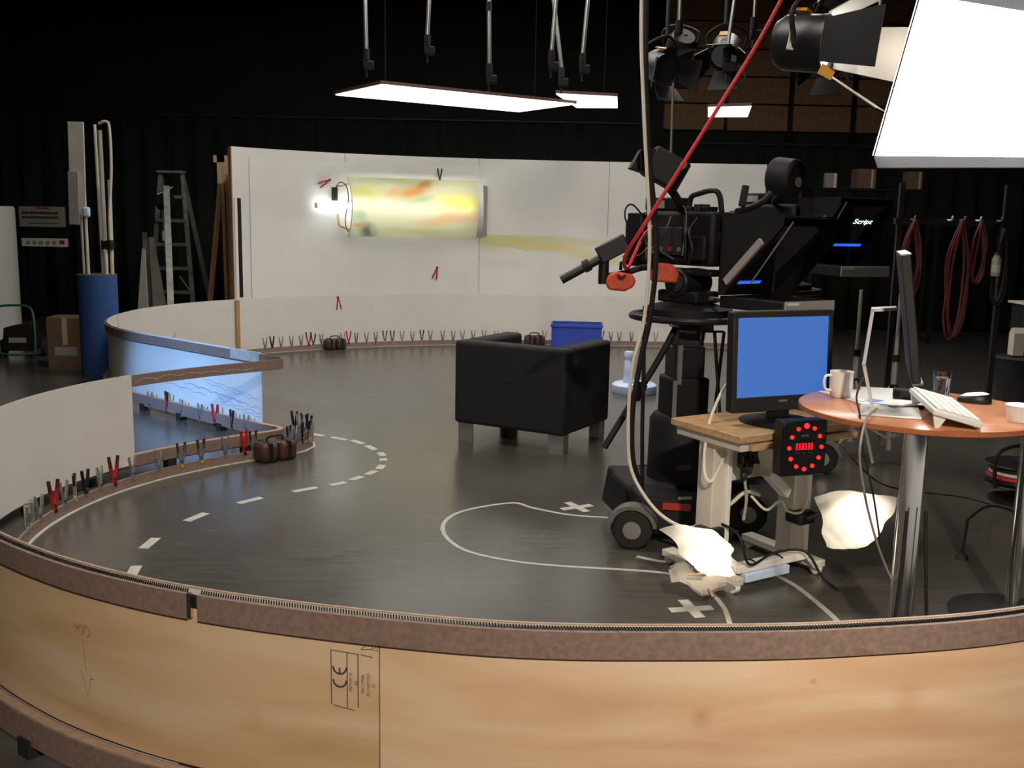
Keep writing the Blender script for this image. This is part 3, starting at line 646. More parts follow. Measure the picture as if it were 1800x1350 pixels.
def tape_path(pts, wd, label):
    q = catmull([Vector((x, y, 0)) for x, y in pts], 8); vs_ = []; fs = []
    for i, p in enumerate(q):
        t_ = (q[min(i + 1, len(q) - 1)] - q[max(0, i - 1)]).normalized(); n_ = Vector((-t_.y, t_.x, 0)) * wd / 2
        vs_ += [p - n_ + Vector((0, 0, .0005)), p + n_ + Vector((0, 0, .0005)), p + n_ + Vector((0, 0, .0018)), p - n_ + Vector((0, 0, .0018))]
    for i in range(len(q) - 1):
        for k in range(4): fs.append((i * 4 + k, (i + 1) * 4 + k, (i + 1) * 4 + (k + 1) % 4, i * 4 + (k + 1) % 4))
    return tag(MB().add(vs_, fs).build('floor_tape_line', 'tape'), label, 'tape mark')
tape_path([(0.9, 3.70), (0.9, 3.81), (0.91, 4.01), (0.87, 4.21), (0.75, 4.38), (0.55, 4.43), (0.28, 4.46), (0.02, 4.52), (-0.21, 4.66), (-0.33, 4.9), (-0.34, 5.14), (-0.24, 5.34), (0.01, 5.5), (0.13, 5.41), (0.33, 5.29), (0.54, 5.25)], 0.022, 'long looping line of white tape on the floor in front of the armchair')
tape_path([(1.2, 4.5), (1.23, 4.41), (1.29, 4.26), (1.33, 4.05), (1.35, 3.88), (1.35, 3.7)], 0.026, 'short curved line of white tape running out from under the trolley')
tape_path([(0.62, 4.62), (0.75, 4.55), (0.9, 4.62)], 0.03, 'worn strip of tape on the floor under the pedestal wheel')
tape_piece(3.55, 6.75, 0.1, 0.14, 0.07, 'lone white tape mark on the floor right of the table leg')

# ------------------------------------------------------------------ black cube armchair, its back to us
# plan corners at the floor: (-0.42,7.1) (0.33,6.67) (0.72,7.25) (-0.03,7.70)
e1 = Vector((0.75, -0.43, 0)); rz = math.atan2(e1.y, e1.x)
ch = thing('armchair', 'black upholstered cube armchair seen from behind on flat metal feet', 'armchair', (0.155, 7.20, 0), rz)
W, Dp = 0.90, 0.74
MB().box2((-W / 2, -Dp / 2, 0.135), (W / 2, -Dp / 2 + 0.15, 0.735)).build('backrest', 'chairblack', ch, bevel=0.025)
for sg, nm in ((-1, 'armrest'), (1, 'armrest')):
    MB().box2((sg * W / 2, -Dp / 2 + 0.151, 0.135), (sg * (W / 2 - 0.15), Dp / 2, 0.735)).build(nm, 'chairblack', ch, bevel=0.025)
MB().box2((-W / 2 + 0.152, -Dp / 2 + 0.152, 0.14), (W / 2 - 0.152, Dp / 2 - 0.02, 0.27)).build('seat_base', 'chairblack', ch, bevel=0.01)
MB().box2((-W / 2 + 0.154, -Dp / 2 + 0.156, 0.271), (W / 2 - 0.154, Dp / 2, 0.44)).build('seat_cushion', 'chairblack', ch, bevel=0.035)
for sx_ in (-1, 1):
    for sy_ in (-1, 1):
        f = MB().box2((sx_ * (W / 2 - 0.02), sy_ * (Dp / 2 - 0.04) - 0.006, 0.0), (sx_ * (W / 2 - 0.14), sy_ * (Dp / 2 - 0.04) + 0.006, 0.136))
        f.box2((sx_ * (W / 2 - 0.02) - sx_ * 0.012, sy_ * (Dp / 2 - 0.04), 0.0), (sx_ * (W / 2 - 0.02), sy_ * (Dp / 2 - 0.11), 0.136))
        f.build('foot', 'greymetal', ch)
tag(MB().box((0, 0, 0.001), (0.09, 0.03, 0.001)).build('seam_label', 'black', ch), '', '') if False else None
MB().box((0.02, -Dp / 2 - 0.001, 0.47), (0.10, 0.003, 0.012)).build('seam', 'black', ch)

# ------------------------------------------------------------------ blue crate by the far wall
cr = thing('plastic_crate', 'blue plastic stacking crate standing before the far white sheet', 'crate', (0.80, 12.44, 0), R(-4))
w_, d_, h_ = 0.62, 0.42, 0.33
MB().box2((-w_ / 2, -d_ / 2, 0), (w_ / 2, d_ / 2, 0.015)).build('base', 'blueplastic', cr)
for sg in (-1, 1):
    MB().box2((-w_ / 2, sg * d_ / 2, 0.016), (w_ / 2, sg * (d_ / 2 - 0.012), h_)).build('side', 'blueplastic', cr)
    m = MB()
    m.box2((sg * w_ / 2, -d_ / 2 + 0.013, 0.016), (sg * (w_ / 2 - 0.012), d_ / 2 - 0.013, 0.19)); m.box2((sg * w_ / 2, -d_ / 2 + 0.013, 0.26), (sg * (w_ / 2 - 0.012), d_ / 2 - 0.013, h_))
    for s2 in (-1, 1): m.box2((sg * w_ / 2, s2 * 0.07, 0.19), (sg * (w_ / 2 - 0.012), s2 * (d_ / 2 - 0.013), 0.26))
    m.build('end_with_handhole', 'blueplastic', cr)
m = MB()
for sg in (-1, 1):
    m.box2((-w_ / 2 - 0.012, sg * (d_ / 2 + 0.012), h_ - 0.035), (w_ / 2 + 0.012, sg * (d_ / 2 + 0.0005), h_)); m.box2((sg * (w_ / 2 + 0.012), -d_ / 2, h_ - 0.035), (sg * (w_ / 2 + 0.0005), d_ / 2, h_))
m.build('rim', 'blueplastic', cr, bevel=0.004)

# pedestal with a turned peg; blue daylight tint put into its colour
pp = thing('peg_stand', 'white round base, tinted as in blue daylight, with an upright turned peg behind the armchair', 'stand', (1.16, 9.32, 0))
MB().lathe([(0.0, 0.0), (0.205, 0.0), (0.21, 0.01), (0.21, 0.075), (0.19, 0.09), (0.0, 0.095)], n=40).build('base', 'bluewhite', pp)
MB().lathe([(0.0, 0.09), (0.052, 0.09), (0.045, 0.2), (0.04, 0.30), (0.03, 0.315), (0.042, 0.33), (0.048, 0.36), (0.04, 0.39), (0.0, 0.395)], (-0.06, 0, 0), 20).build('peg', 'bluewhite', pp)

# ------------------------------------------------------------------ camera pedestals and cameras
M['guard'] = pmat('grey_wheel_guard', (0.12, 0.115, 0.1), 0.6, var=0.2)
def pedestal(x, y, rz, label, zt=1.12):
    r = thing('camera_pedestal', label, 'pedestal', (x, y, 0), rz)
    MB().box2((-0.34, -0.16, 0.07), (0.34, 0.16, 0.27)).build('base_body', 'black', r, bevel=0.03)
    MB().hexa([(-0.34, -0.34, 0.06), (0.24, -0.34, 0.06), (0.32, 0.30, 0.06), (-0.34, 0.30, 0.06)], [(-0.32, -0.3, 0.26), (0.2, -0.3, 0.2), (0.28, 0.26, 0.24), (-0.32, 0.26, 0.28)]).build('skirt', 'black', r, bevel=0.02)
    for k, (wx, wy) in enumerate(((-0.29, -0.40), (0.35, -0.10), (-0.12, 0.46))):
        c, s_ = math.cos(-rz), math.sin(-rz); cx, cy = wx * c - wy * s_, wx * s_ + wy * c
        ax = Vector((math.cos(R(78) - rz), math.sin(R(78) - rz), 0)); sd = Vector((-ax.y, ax.x, 0)); wc = Vector((cx, cy, 0.1))
        wh = MB(); wh.cyl(wc - ax * 0.035, wc + ax * 0.035, 0.1, n=24); wo = wh.build('wheel', 'rubber', r, bevel=0.012)
        MB().cyl(wc - ax * 0.039, wc + ax * 0.039, 0.045, n=16).build('hub', 'greymetal', wo)
        m = MB()
        for i in range(14):
            a0, a1 = R(-10 + 180 * i / 14), R(-10 + 180 * (i + 1) / 14); q = []
            for rr, aa in ((0.106, a0), (0.125, a0), (0.125, a1), (0.106, a1)): q.append(wc + sd * rr * math.cos(aa) + Vector((0, 0, rr * math.sin(aa))))
            m.hexa([p - ax * 0.045 for p in q], [p + ax * 0.045 for p in q])
        m.build('cable_guard', 'guard', r)
        MB().box2((min(0, cx), cy - 0.03, 0.11), (max(0, cx), cy + 0.03, 0.17)).build('wheel_arm', 'black', r) if False else MB().cyl((0, 0, 0.15), (cx * 0.8, cy * 0.8, 0.14), 0.05, n=10).build('wheel_arm', 'black', r)
    MB().lathe([(0.17, 0.24), (0.175, 0.26), (0.17, 0.58), (0.15, 0.61), (0, 0.61)], n=28).build('lower_cylinder', 'black', r)
    MB().box2((-0.105, -0.10, 0.6), (0.105, 0.10, 0.81)).build('column_stage', 'black', r, bevel=0.015)
    MB().box2((-0.082, -0.08, 0.8), (0.082, 0.08, 0.97)).build('column_stage', 'blackplastic', r, bevel=0.012)
    MB().box2((-0.06, -0.06, 0.96), (0.06, 0.06, zt)).build('column_stage', 'darkgrey', r, bevel=0.01)
    for zz, xx in ((0.7, -0.09), (0.88, -0.068)):
        MB().box2((xx - 0.008, -0.104, zz - 0.1), (xx + 0.014, -0.082, zz + 0.1)).build('guide_strip', 'greymetal', r)
    m = MB(); n = 48; vs_ = []; fs = []
    for i in range(n):
        a = 2 * math.pi * i / n
        for k in range(8):
            b = 2 * math.pi * k / 8; rr = 0.285 + 0.017 * math.cos(b); vs_.append((rr * math.cos(a), rr * math.sin(a), zt + 0.017 * math.sin(b)))
    for i in range(n):
        for k in range(8): fs.append((i * 8 + k, ((i + 1) % n) * 8 + k, ((i + 1) % n) * 8 + (k + 1) % 8, i * 8 + (k + 1) % 8))
    m.add(vs_, fs).build('steering_ring', 'blackplastic', r)
    for k in range(3):
        a = R(30 + 120 * k); MB().cyl((0.05 * math.cos(a), 0.05 * math.sin(a), zt), (0.29 * math.cos(a), 0.29 * math.sin(a), zt), 0.012, n=8).build('spoke', 'darkgrey', r)
    MB().lathe([(0.09, zt - 0.01), (0.23, zt + 0.005), (0.23, zt + 0.045), (0.12, zt + 0.075), (0, zt + 0.075)], n=32).build('mounting_plate', 'black', r)
    return r
PED1 = pedestal(0.90, 5.15, R(12), 'black studio camera pedestal on wheels right of the armchair')
MB().box((-0.14, -0.327, 0.2), (0.15, 0.012, 0.035), (R(-10), R(6), 0)).build('red_label', 'redplastic', PED1)
MB().box((-0.09, -0.312, 0.238), (0.07, 0.01, 0.012)).build('pale_label', 'traygrey', PED1)
MB().box((-0.05, -0.176, 0.36), (0.08, 0.006, 0.03)).build('name_plate', 'darkgrey', PED1)
pedestal(1.68, 6.44, R(-8), 'second black camera pedestal behind the round table', 1.18)

def camera(x, y, z, rz, label, full=True):
    """lens along local +x; z is the top of the pedestal"""
    r = thing('studio_camera', label, 'camera', (x, y, z), rz)
    h = MB(); h.box2((-0.13, -0.09, 0.0), (0.13, 0.09, 0.06)); h.box2((-0.16, -0.075, 0.14), (0.2, 0.075, 0.17)); h.build('head_plate', 'black', r, bevel=0.01)
    MB().cyl((0, -0.105, 0.1), (0, 0.105, 0.1), 0.075, n=24).build('tilt_drum', 'blackplastic', r, bevel=0.01)
    MB().cyl((0.02, -0.118, 0.1), (0.02, -0.1055, 0.1), 0.04, n=20).build('drag_dial', 'darkgrey', r)
    MB().box2((-0.27, -0.085, 0.19), (0.21, 0.085, 0.46)).build('body', 'black', r, bevel=0.02)
    MB().box2((-0.40, -0.075, 0.17), (-0.272, 0.075, 0.42)).build('rear_adapter', 'black', r, bevel=0.02)
    MB().box2((-0.2, -0.0975, 0.24), (0.06, -0.0855, 0.38)).build('side_panel', 'darkgrey', r, bevel=0.004)
    for i in range(4): MB().cyl((-0.17 + i * 0.06, -0.104, 0.27), (-0.17 + i * 0.06, -0.098, 0.27), 0.012, n=10).build('knob', 'greymetal' if i % 2 else 'redplastic', r)
    MB().box2((-0.27, -0.06, 0.462), (-0.05, 0.06, 0.53)).build('top_unit', 'black', r, bevel=0.008)
    MB().box2((-0.24, -0.064, 0.475), (-0.13, -0.061, 0.515)).build('window', 'traygrey', r)
    h = MB(); h.tube([(-0.02, 0, 0.46), (-0.01, 0, 0.53), (0.04, 0, 0.55), (0.13, 0, 0.565), (0.17, 0, 0.54), (0.19, 0, 0.46)], 0.014, 8); h.build('handle', 'blackplastic', r)
    l = MB(); l.lathe([(0, 0), (0.06, 0), (0.06, 0.06), (0.068, 0.07), (0.068, 0.14), (0.075, 0.15), (0.075, 0.2), (0.068, 0.2), (0.06, 0.17), (0, 0.17)], (0.21, 0, 0.32), 28, (0, R(90), 0)); l.build('lens', 'blackplastic', r)
    return r
C1 = camera(0.90, 5.15, 1.195, R(-50), 'black studio camera with red cable and tilted viewfinder on the nearer pedestal')
# viewfinder and its arm (nearer camera), local coordinates; +y is the camera's left
def orient(ax, ang): return Matrix.Rotation(ang, 3, ax)
rotv = Matrix.Rotation(R(50), 3, 'Z') @ Matrix.Rotation(R(28), 3, 'Y')
vf = MB()
def rp(p, c): return Vector(c) + rotv @ Vector(p)
cv = (0.02, -0.24, 0.66)
vf.box(cv, (0.19, 0.15, 0.15), rotv); v1 = vf.build('viewfinder', 'black', C1, bevel=0.012)
h = MB(); h.hexa([rp((-0.095, -0.07, -0.07), cv), rp((-0.095, 0.07, -0.07), cv), rp((-0.095, 0.07, 0.055), cv), rp((-0.095, -0.07, 0.055), cv)], [rp((-0.155, -0.085, -0.08), cv), rp((-0.155, 0.085, -0.08), cv), rp((-0.155, 0.085, 0.02), cv), rp((-0.155, -0.085, 0.02), cv)]); h.build('viewfinder_hood', 'rubber', v1)
MB().cyl(rp((0.06, -0.076, 0.05), cv), rp((0.06, -0.09, 0.05), cv), 0.018, n=14).build('viewfinder_knob', 'greymetal', v1)
MB().tube([(-0.02, -0.06, 0.47), (0.02, -0.14, 0.52), (0.02, -0.24, 0.6)], 0.02, 8).build('viewfinder_arm', 'black', C1)
# pan bar with zoom grip, orange covers
PW = Vector((0.90, 5.15, 1.195)); RI = Matrix.Rotation(R(50), 3, 'Z')
def loc1(p): return RI @ (Vector(p) - PW)
Yp = 4.98
pb = MB(); pb.tube([loc1((0.80, 5.1, 1.34)), loc1((0.66, Yp + .02, 1.375)), loc1((0.55, Yp, 1.345)), loc1((0.44, Yp, 1.325))], 0.016, 10); pan = pb.build('pan_bar', 'black', C1)
MB().cyl(loc1((0.445, Yp, 1.29)), loc1((0.445, Yp, 1.46)), 0.026, n=14).build('pan_joint', 'blackplastic', pan)
MB().cyl(loc1((0.235, Yp, 1.305)), loc1((0.47, Yp, 1.44)), 0.022, n=12).build('zoom_grip', 'blackplastic', pan)
MB().cyl(loc1((0.345, Yp, 1.37)), loc1((0.375, Yp, 1.387)), 0.031, n=12).build('grip_collar', 'black', pan)
MB().box(loc1((0.485, Yp, 1.465)), (0.155, 0.08, 0.085), RI @ Matrix.Rotation(R(-29), 3, 'Y')).build('zoom_box', 'blackplastic', pan, bevel=0.006)
pm_ = Matrix.Translation(loc1((0.527, Yp - 0.045, 1.31))) @ RI.to_4x4() @ Matrix.Rotation(R(90), 4, 'X')
MB().prism([(-0.075, -0.01), (-0.06, -0.045), (0.02, -0.052), (0.06, -0.03), (0.075, 0.0), (0.055, 0.035), (-0.03, 0.045), (-0.06, 0.03)], 0.05, pm_).build('orange_cover', 'orange', pan, bevel=0.012)
MB().tube([loc1((0.53, Yp, 1.36)), loc1((0.53, Yp, 1.395)), loc1((0.565, Yp, 1.405)), loc1((0.59, Yp, 1.415))], 0.009, 8, False).build('lock_lever', 'black', pan)
pm_ = Matrix.Translation(loc1((0.755, 5.0, 1.35))) @ RI.to_4x4() @ Matrix.Rotation(R(90), 4, 'X')
MB().prism([(-0.07, -0.045), (0.06, -0.05), (0.07, 0.0), (0.03, 0.045), (-0.05, 0.05), (-0.075, 0.0)], 0.05, pm_).build('orange_cover', 'orange', C1, bevel=0.012)
MB().cyl(loc1((0.655, 5.0, 1.445)), loc1((0.70, 5.0, 1.45)), 0.028, n=14).build('focus_knob', 'blackplastic', C1)
# second pan bar pointing down to the left, with rings
pb = MB(); pb.tube([(0.87, 5.05, 1.16), (0.75, 5.0, 0.93), (0.62, 4.95, 0.72), (0.47, 4.9, 0.47)], 0.017, 10)
p2 = tag(pb.build('steering_bar', 'black'), 'long black bar slanting down left from the camera pedestal toward the armchair', 'bar')
for c in ((0.845, 5.04, 1.12), (0.64, 4.955, 0.755)):
    MB().cyl(Vector(c) + Vector((-0.02, 0, -0.04)), Vector(c) + Vector((0.02, 0, 0.04)), 0.028, n=12).build('bar_clamp', 'blackplastic', p2)
    MB().tube([Vector(c) + Vector((-0.02, -0.02, 0.03)), Vector(c) + Vector((-0.05, -0.03, 0.02)), Vector(c) + Vector((-0.055, -0.03, -0.03)), Vector(c) + Vector((-0.02, -0.02, -0.04))], 0.004, 6).build('ring', 'greymetal', p2)

rr = random.Random(11)
for i in range(5):
    x0 = -0.22 + i * 0.085
    MB().tube([(x0, -0.1, 0.44 - rr.uniform(0, .05)), (x0 + rr.uniform(-.03, .03), -0.125, 0.36), (x0 + rr.uniform(-.05, .05), -0.13, 0.27), (x0 + rr.uniform(-.05, .05), -0.1, 0.19 + rr.uniform(0, .04))], 0.006, 6).build('side_cable', 'rubber' if i % 2 else 'darkgrey', C1)
MB().box2((-0.34, -0.115, 0.30), (-0.24, -0.086, 0.45)).build('intercom_box', 'black', C1, bevel=0.006)
MB().box2((0.08, -0.12, 0.22), (0.19, -0.086, 0.34)).build('zoom_motor', 'black', C1, bevel=0.01)
for i in range(5): MB().cyl((-0.402, -0.05 + i * 0.025, 0.22), (-0.425, -0.05 + i * 0.025, 0.22), 0.009, n=8).build('connector', 'greymetal' if i % 2 else 'yellow', C1)
for i in range(3): MB().box2((0.0 + i * 0.05, -0.05, 0.461), (0.035 + i * 0.05, 0.04, 0.485 + 0.012 * (i % 2))).build('top_block', 'darkgrey' if i % 2 else 'black', C1, bevel=0.004)
MB().tube([(-0.05, -0.062, 0.5), (0.05, -0.11, 0.47), (0.07, -0.125, 0.36), (0.06, -0.13, 0.24)], 0.0035, 6).build('side_cable', 'greymetal', C1)
MB().cyl((-0.12, -0.0985, 0.15), (-0.12, -0.135, 0.15), 0.03, n=18).build('drag_dial', 'blackplastic', C1)
def prompter(x, y, z, rz, label, txt, u0=-0.13, u1=0.158, bv=0.30):
    """monitor tray lying flat, slanted glass, dark hood; opens along local +x"""
    r = thing('teleprompter', label, 'teleprompter', (x, y, z), rz)
    MB().box2((-0.20, -0.165, 0.0), (0.22, 0.165, 0.058)).build('tray', 'black', r, bevel=0.006)
    MB().box2((0.2205, -0.165, 0.0), (0.232, 0.165, 0.06)).build('tray_front', 'traygrey', r, bevel=0.004)
    MB().box2((0.2325, -0.155, 0.042), (0.2345, -0.08, 0.054)).build('name_strip', 'white', r)
    MB().box2((-0.12, -0.14, 0.059), (0.19, 0.14, 0.063)).build('tray_screen', 'promptglass', r)
    m = MB(); m.hexa([(-0.166, -0.16, 0.074), (-0.166, 0.16, 0.074), (-0.16, 0.16, 0.07), (-0.16, -0.16, 0.07)], [(0.194, -0.16, 0.404), (0.194, 0.16, 0.404), (0.20, 0.16, 0.40), (0.20, -0.16, 0.40)]); g = m.build('glass', 'promptglass', r)
    m = MB()
    def gp(u, v, d=0.0): return Vector((-0.16 + 0.36 * v + 0.68 * d, u, 0.07 + 0.33 * v - 0.74 * d))
    m.add([gp(u0, bv, .003), gp(u1, bv, .003), gp(u1, bv + 0.045, .003), gp(u0, bv + 0.045, .003)], [(0, 1, 2, 3)]); m.build('bar_reflection', 'barblue', g)  # glowing bar and text paint the tray screen's reflection on the glass
    if txt:
        v, f = textmesh(txt, 0.055); MB().add([gp(0.05 + a, 0.74 + b * 2.04, .003) for a, b, _ in v], f).build('text_reflection', 'textwhite', g)
    # hood: two cheeks and a roof, all thin black boards
    for sg in (-1, 1):
        m = MB(); y0, y1 = sg * 0.172, sg * 0.178
        pl = [(-0.2, 0.064), (-0.165, 0.064), (0.2, 0.405), (0.2, 0.44), (-0.2, 0.44)]
        if sg > 0: pl = [(-0.2, 0.064), (-0.06, 0.064), (0.2, 0.33), (0.2, 0.44), (-0.2, 0.44)]
        n = len(pl); m.add([(a, y0, b) for a, b in pl] + [(a, y1, b) for a, b in pl], [tuple(range(n)), tuple(range(2 * n - 1, n - 1, -1))] + [(k, n + k, n + (k + 1) % n, (k + 1) % n) for k in range(n)]); m.build('hood_cheek', 'black', r)
    MB().box2((-0.2, -0.178, 0.441), (0.2, 0.178, 0.449)).build('hood_roof', 'black', r)
    MB().box2((-0.2, -0.178, 0.06), (-0.19, 0.178, 0.445)).build('hood_back', 'black', r)
    MB().box((-0.03, -0.188, 0.23), (0.30, 0.016, 0.035), (0, -math.atan2(0.33, 0.36), 0)).build('hood_strut', 'traygrey', r)
    MB().tube([(0.02, -0.182, 0.13), (0.26, -0.182, 0.42)], 0.004, 6, False).build('hood_wire', 'greymetal', r)
    for sg in (-1, 1): MB().cyl((-0.36, sg * 0.1, 0.03), (-0.2, sg * 0.1, 0.03), 0.012, n=8).build('support_rod', 'greymetal', r)
    return r
prompter(1.26, 4.83, 1.19, R(-58), 'black teleprompter with slanted strut on the nearer camera', None, -0.15, 0.0, 0.16)
prompter(1.95, 5.98, 1.31, R(-72), 'farther black teleprompter showing white text over a blue bar', 'Script')
C2 = camera(1.68, 6.44, 1.265, R(-60), 'black studio camera mostly hidden behind the farther teleprompter')
# round tally viewfinder of the far camera on an arm
MB().cyl((0.40, -0.27, 0.6), (0.25, -0.31, 0.62), 0.112, n=28).build('round_viewfinder', 'black', C2, bevel=0.02)
MB().cyl((0.401, -0.26, 0.58), (0.406, -0.259, 0.58), 0.03, n=16).build('viewfinder_dial', 'greymetal', C2)
MB().tube([(0.0, -0.05, 0.47), (0.15, -0.18, 0.5), (0.31, -0.28, 0.53)], 0.02, 8).build('viewfinder_arm', 'black', C2)
# bracket lamp beside it
bl = thing('camera_bracket', 'small black bracket with an upright tab between the two cameras', 'bracket', (1.17, 5.2, 1.66))
MB().tube([(-0.03, 0, 0), (0.05, 0.05, 0.02), (0.13, 0.1, 0.06), (0.17, 0.12, 0.1)], 0.018, 8).build('arm', 'black', bl)
MB().box((0.005, 0.02, 0.08), (0.035, 0.03, 0.11), (0, R(8), 0)).build('tab', 'black', bl, bevel=0.006)

# ------------------------------------------------------------------ trolley with monitor, studio clock, clip lamps
TR = thing('equipment_trolley', 'cream steel trolley with a worn wooden top carrying the flat monitor', 'trolley', (1.12, 4.38, 0), R(31))
MB().box2((-0.30, -0.19, 0.655), (0.34, 0.22, 0.695)).build('frame_top', 'cream', TR, bevel=0.004)
MB().box2((-0.32, -0.21, 0.6955), (0.36, 0.24, 0.728)).build('wooden_top', 'benchwood', TR, bevel=0.004)
MB().box2((-0.26, -0.222, 0.66), (0.38, -0.196, 0.69)).build('front_lath', 'benchwood', TR, bevel=0.003)
for sg in (-0.22, 0.29):
    MB().box2((sg - 0.05, 0.0, 0.07), (sg + 0.02, 0.10, 0.654)).build('post', 'cream', TR, bevel=0.004)
    MB().box2((sg + 0.0205, -0.02, 0.075), (sg + 0.045, 0.03, 0.65)).build('post_rail', 'white', TR, bevel=0.003)
    MB().box2((sg - 0.035, -0.14, 0.035), (sg + 0.035, 0.34, 0.07)).build('foot_bar', 'cream', TR, bevel=0.005)
    for sy_ in (-0.115, 0.315):
        c = MB(); c.cyl((sg - 0.014, sy_, 0.026), (sg + 0.014, sy_, 0.026), 0.026, n=16); c.build('caster', 'whiteplastic', TR)
        MB().box2((sg - 0.022, sy_ - 0.024, 0.028), (sg + 0.022, sy_ + 0.024, 0.0345)).build('caster_fork', 'greymetal', TR)
MB().box2((-0.184, -0.10, 0.072), (0.254, -0.045, 0.107)).build('cross_bar', 'white', TR, bevel=0.004)
MB().box2((-0.15, -0.115, 0.03), (0.12, -0.05, 0.07)).build('cable_box', 'bluewhite', TR, bevel=0.004)
MB().box2((-0.199, 0.03, 0.46), (0.239, 0.06, 0.60)).build('back_plate', 'cream', TR, bevel=0.004)
for x in (-0.08, 0.08):
    MB().tube([(x, -0.105, 0.106), (x + 0.003, -0.07, 0.113), (x, -0.04, 0.106)], 0.004, 6).build('cable_tie', 'black', TR)
def on_trolley(o): o.location = (1.12, 4.38, 0); o.rotation_euler = (0, 0, R(31)); return o
m = MB(); rr = random.Random(5)
for i in range(8): m.tube([(-0.17 + rr.uniform(0, .05), -0.03 + rr.uniform(-.02, .02), 0.65), (-0.13 + rr.uniform(-.04, .06), -0.05, 0.58 + rr.uniform(-.04, .03)), (-0.09 + rr.uniform(-.05, .05), -0.04, 0.53 + rr.uniform(-.05, .03)), (-0.05 + rr.uniform(-.05, .04), -0.03, 0.645)], 0.008, 6)
on_trolley(tag(m.build('cable_bundle', 'black'), 'tangle of black cable hanging under the trolley top', 'cables'))
on_trolley(tag(MB().box((0.09, -0.03, 0.44), (0.20, 0.05, 0.045), (0, R(38), R(10))).build('power_strip', 'whiteplastic', bevel=0.006), 'white power strip hanging aslant under the trolley', 'power strip'))

MO = thing('flat_monitor', 'black flat monitor with a plain blue screen standing on the trolley', 'monitor', (1.17, 4.42, 0.7285), R(23))
MB().lathe([(0, 0), (0.17, 0), (0.175, 0.006), (0.14, 0.016), (0.05, 0.022), (0, 0.022)], (0, -0.06, 0), 36).build('base', 'blackplastic', MO)
MB().box2((-0.05, -0.07, 0.02), (0.05, -0.03, 0.1)).build('neck', 'blackplastic', MO, bevel=0.006)
tl = Matrix.Rotation(R(-3), 3, 'X')
def mon(c, d): return MB().box(Vector((0, -0.04, 0.275)) + tl @ Vector(c), d, tl)
mon((0, 0.0, 0), (0.535, 0.045, 0.44)).build('casing', 'blackplastic', MO, bevel=0.008)
m = MB()
for c, d in (((0, -0.026, 0.207), (0.535, 0.012, 0.026)), ((0, -0.026, -0.187), (0.535, 0.012, 0.066)), ((-0.256, -0.026, 0.02), (0.023, 0.012, 0.348)), ((0.256, -0.026, 0.02), (0.023, 0.012, 0.348))): m.box(Vector((0, -0.04, 0.275)) + tl @ Vector(c), d, tl)
m.build('bezel', 'darkgrey', MO, bevel=0.003)
mon((0, -0.0235, 0.02), (0.49, 0.003, 0.348)).build('screen', 'screenblue', MO)
mon((0, -0.0335, -0.176), (0.045, 0.003, 0.009)).build('maker_badge', 'alu', MO)
mon((0, 0.0, 0.2215), (0.53, 0.03, 0.004)).build('top_edge', 'greymetal', MO)

CL = thing('studio_clock', 'square black studio clock with a ring of red lights and red digits', 'clock', (1.215, 4.085, 0.562), R(16))
MB().box2((-0.105, -0.03, 0.0), (0.105, 0.04, 0.235)).build('case', 'blackplastic', CL, bevel=0.006)
for k in range(12):
    a = R(90 - 30 * k); MB().cyl((0.076 * math.cos(a) + 0.004, -0.0305, 0.122 + 0.092 * math.sin(a)), (0.076 * math.cos(a) + 0.004, -0.036, 0.122 + 0.092 * math.sin(a)), 0.0088 if k else 0.012, n=12).build('red_light', 'led', CL)
MB().box2((-0.045, -0.0312, 0.108), (0.045, -0.0302, 0.145)).build('display_window', 'black', CL)
# seven-segment digits
m = MB()
for i in range(6):
    x0 = -0.041 + i * 0.0142
    for (a, b, c, d) in ((0, 0, .009, .003), (0, .013, .009, .016), (0, .026, .009, .029), (0, 0, .003, .0155), (.0065, 0, .0095, .0155), (0, .0145, .003, .029), (.0065, .0145, .0095, .029)): m.box2((x0 + a, -0.0325, 0.112 + b), (x0 + c, -0.0314, 0.112 + d))
m.build('red_digits', 'leddim', CL)
MB().box2((-0.018, -0.0322, 0.168), (0.018, -0.0303, 0.176)).build('name_plate', 'greymetal', CL)
for i in range(3): MB().box2((-0.03 + i * 0.03 - 0.006, -0.0322, 0.097), (-0.03 + i * 0.03 + 0.006, -0.0303, 0.100)).build('mark', 'greymetal', CL)

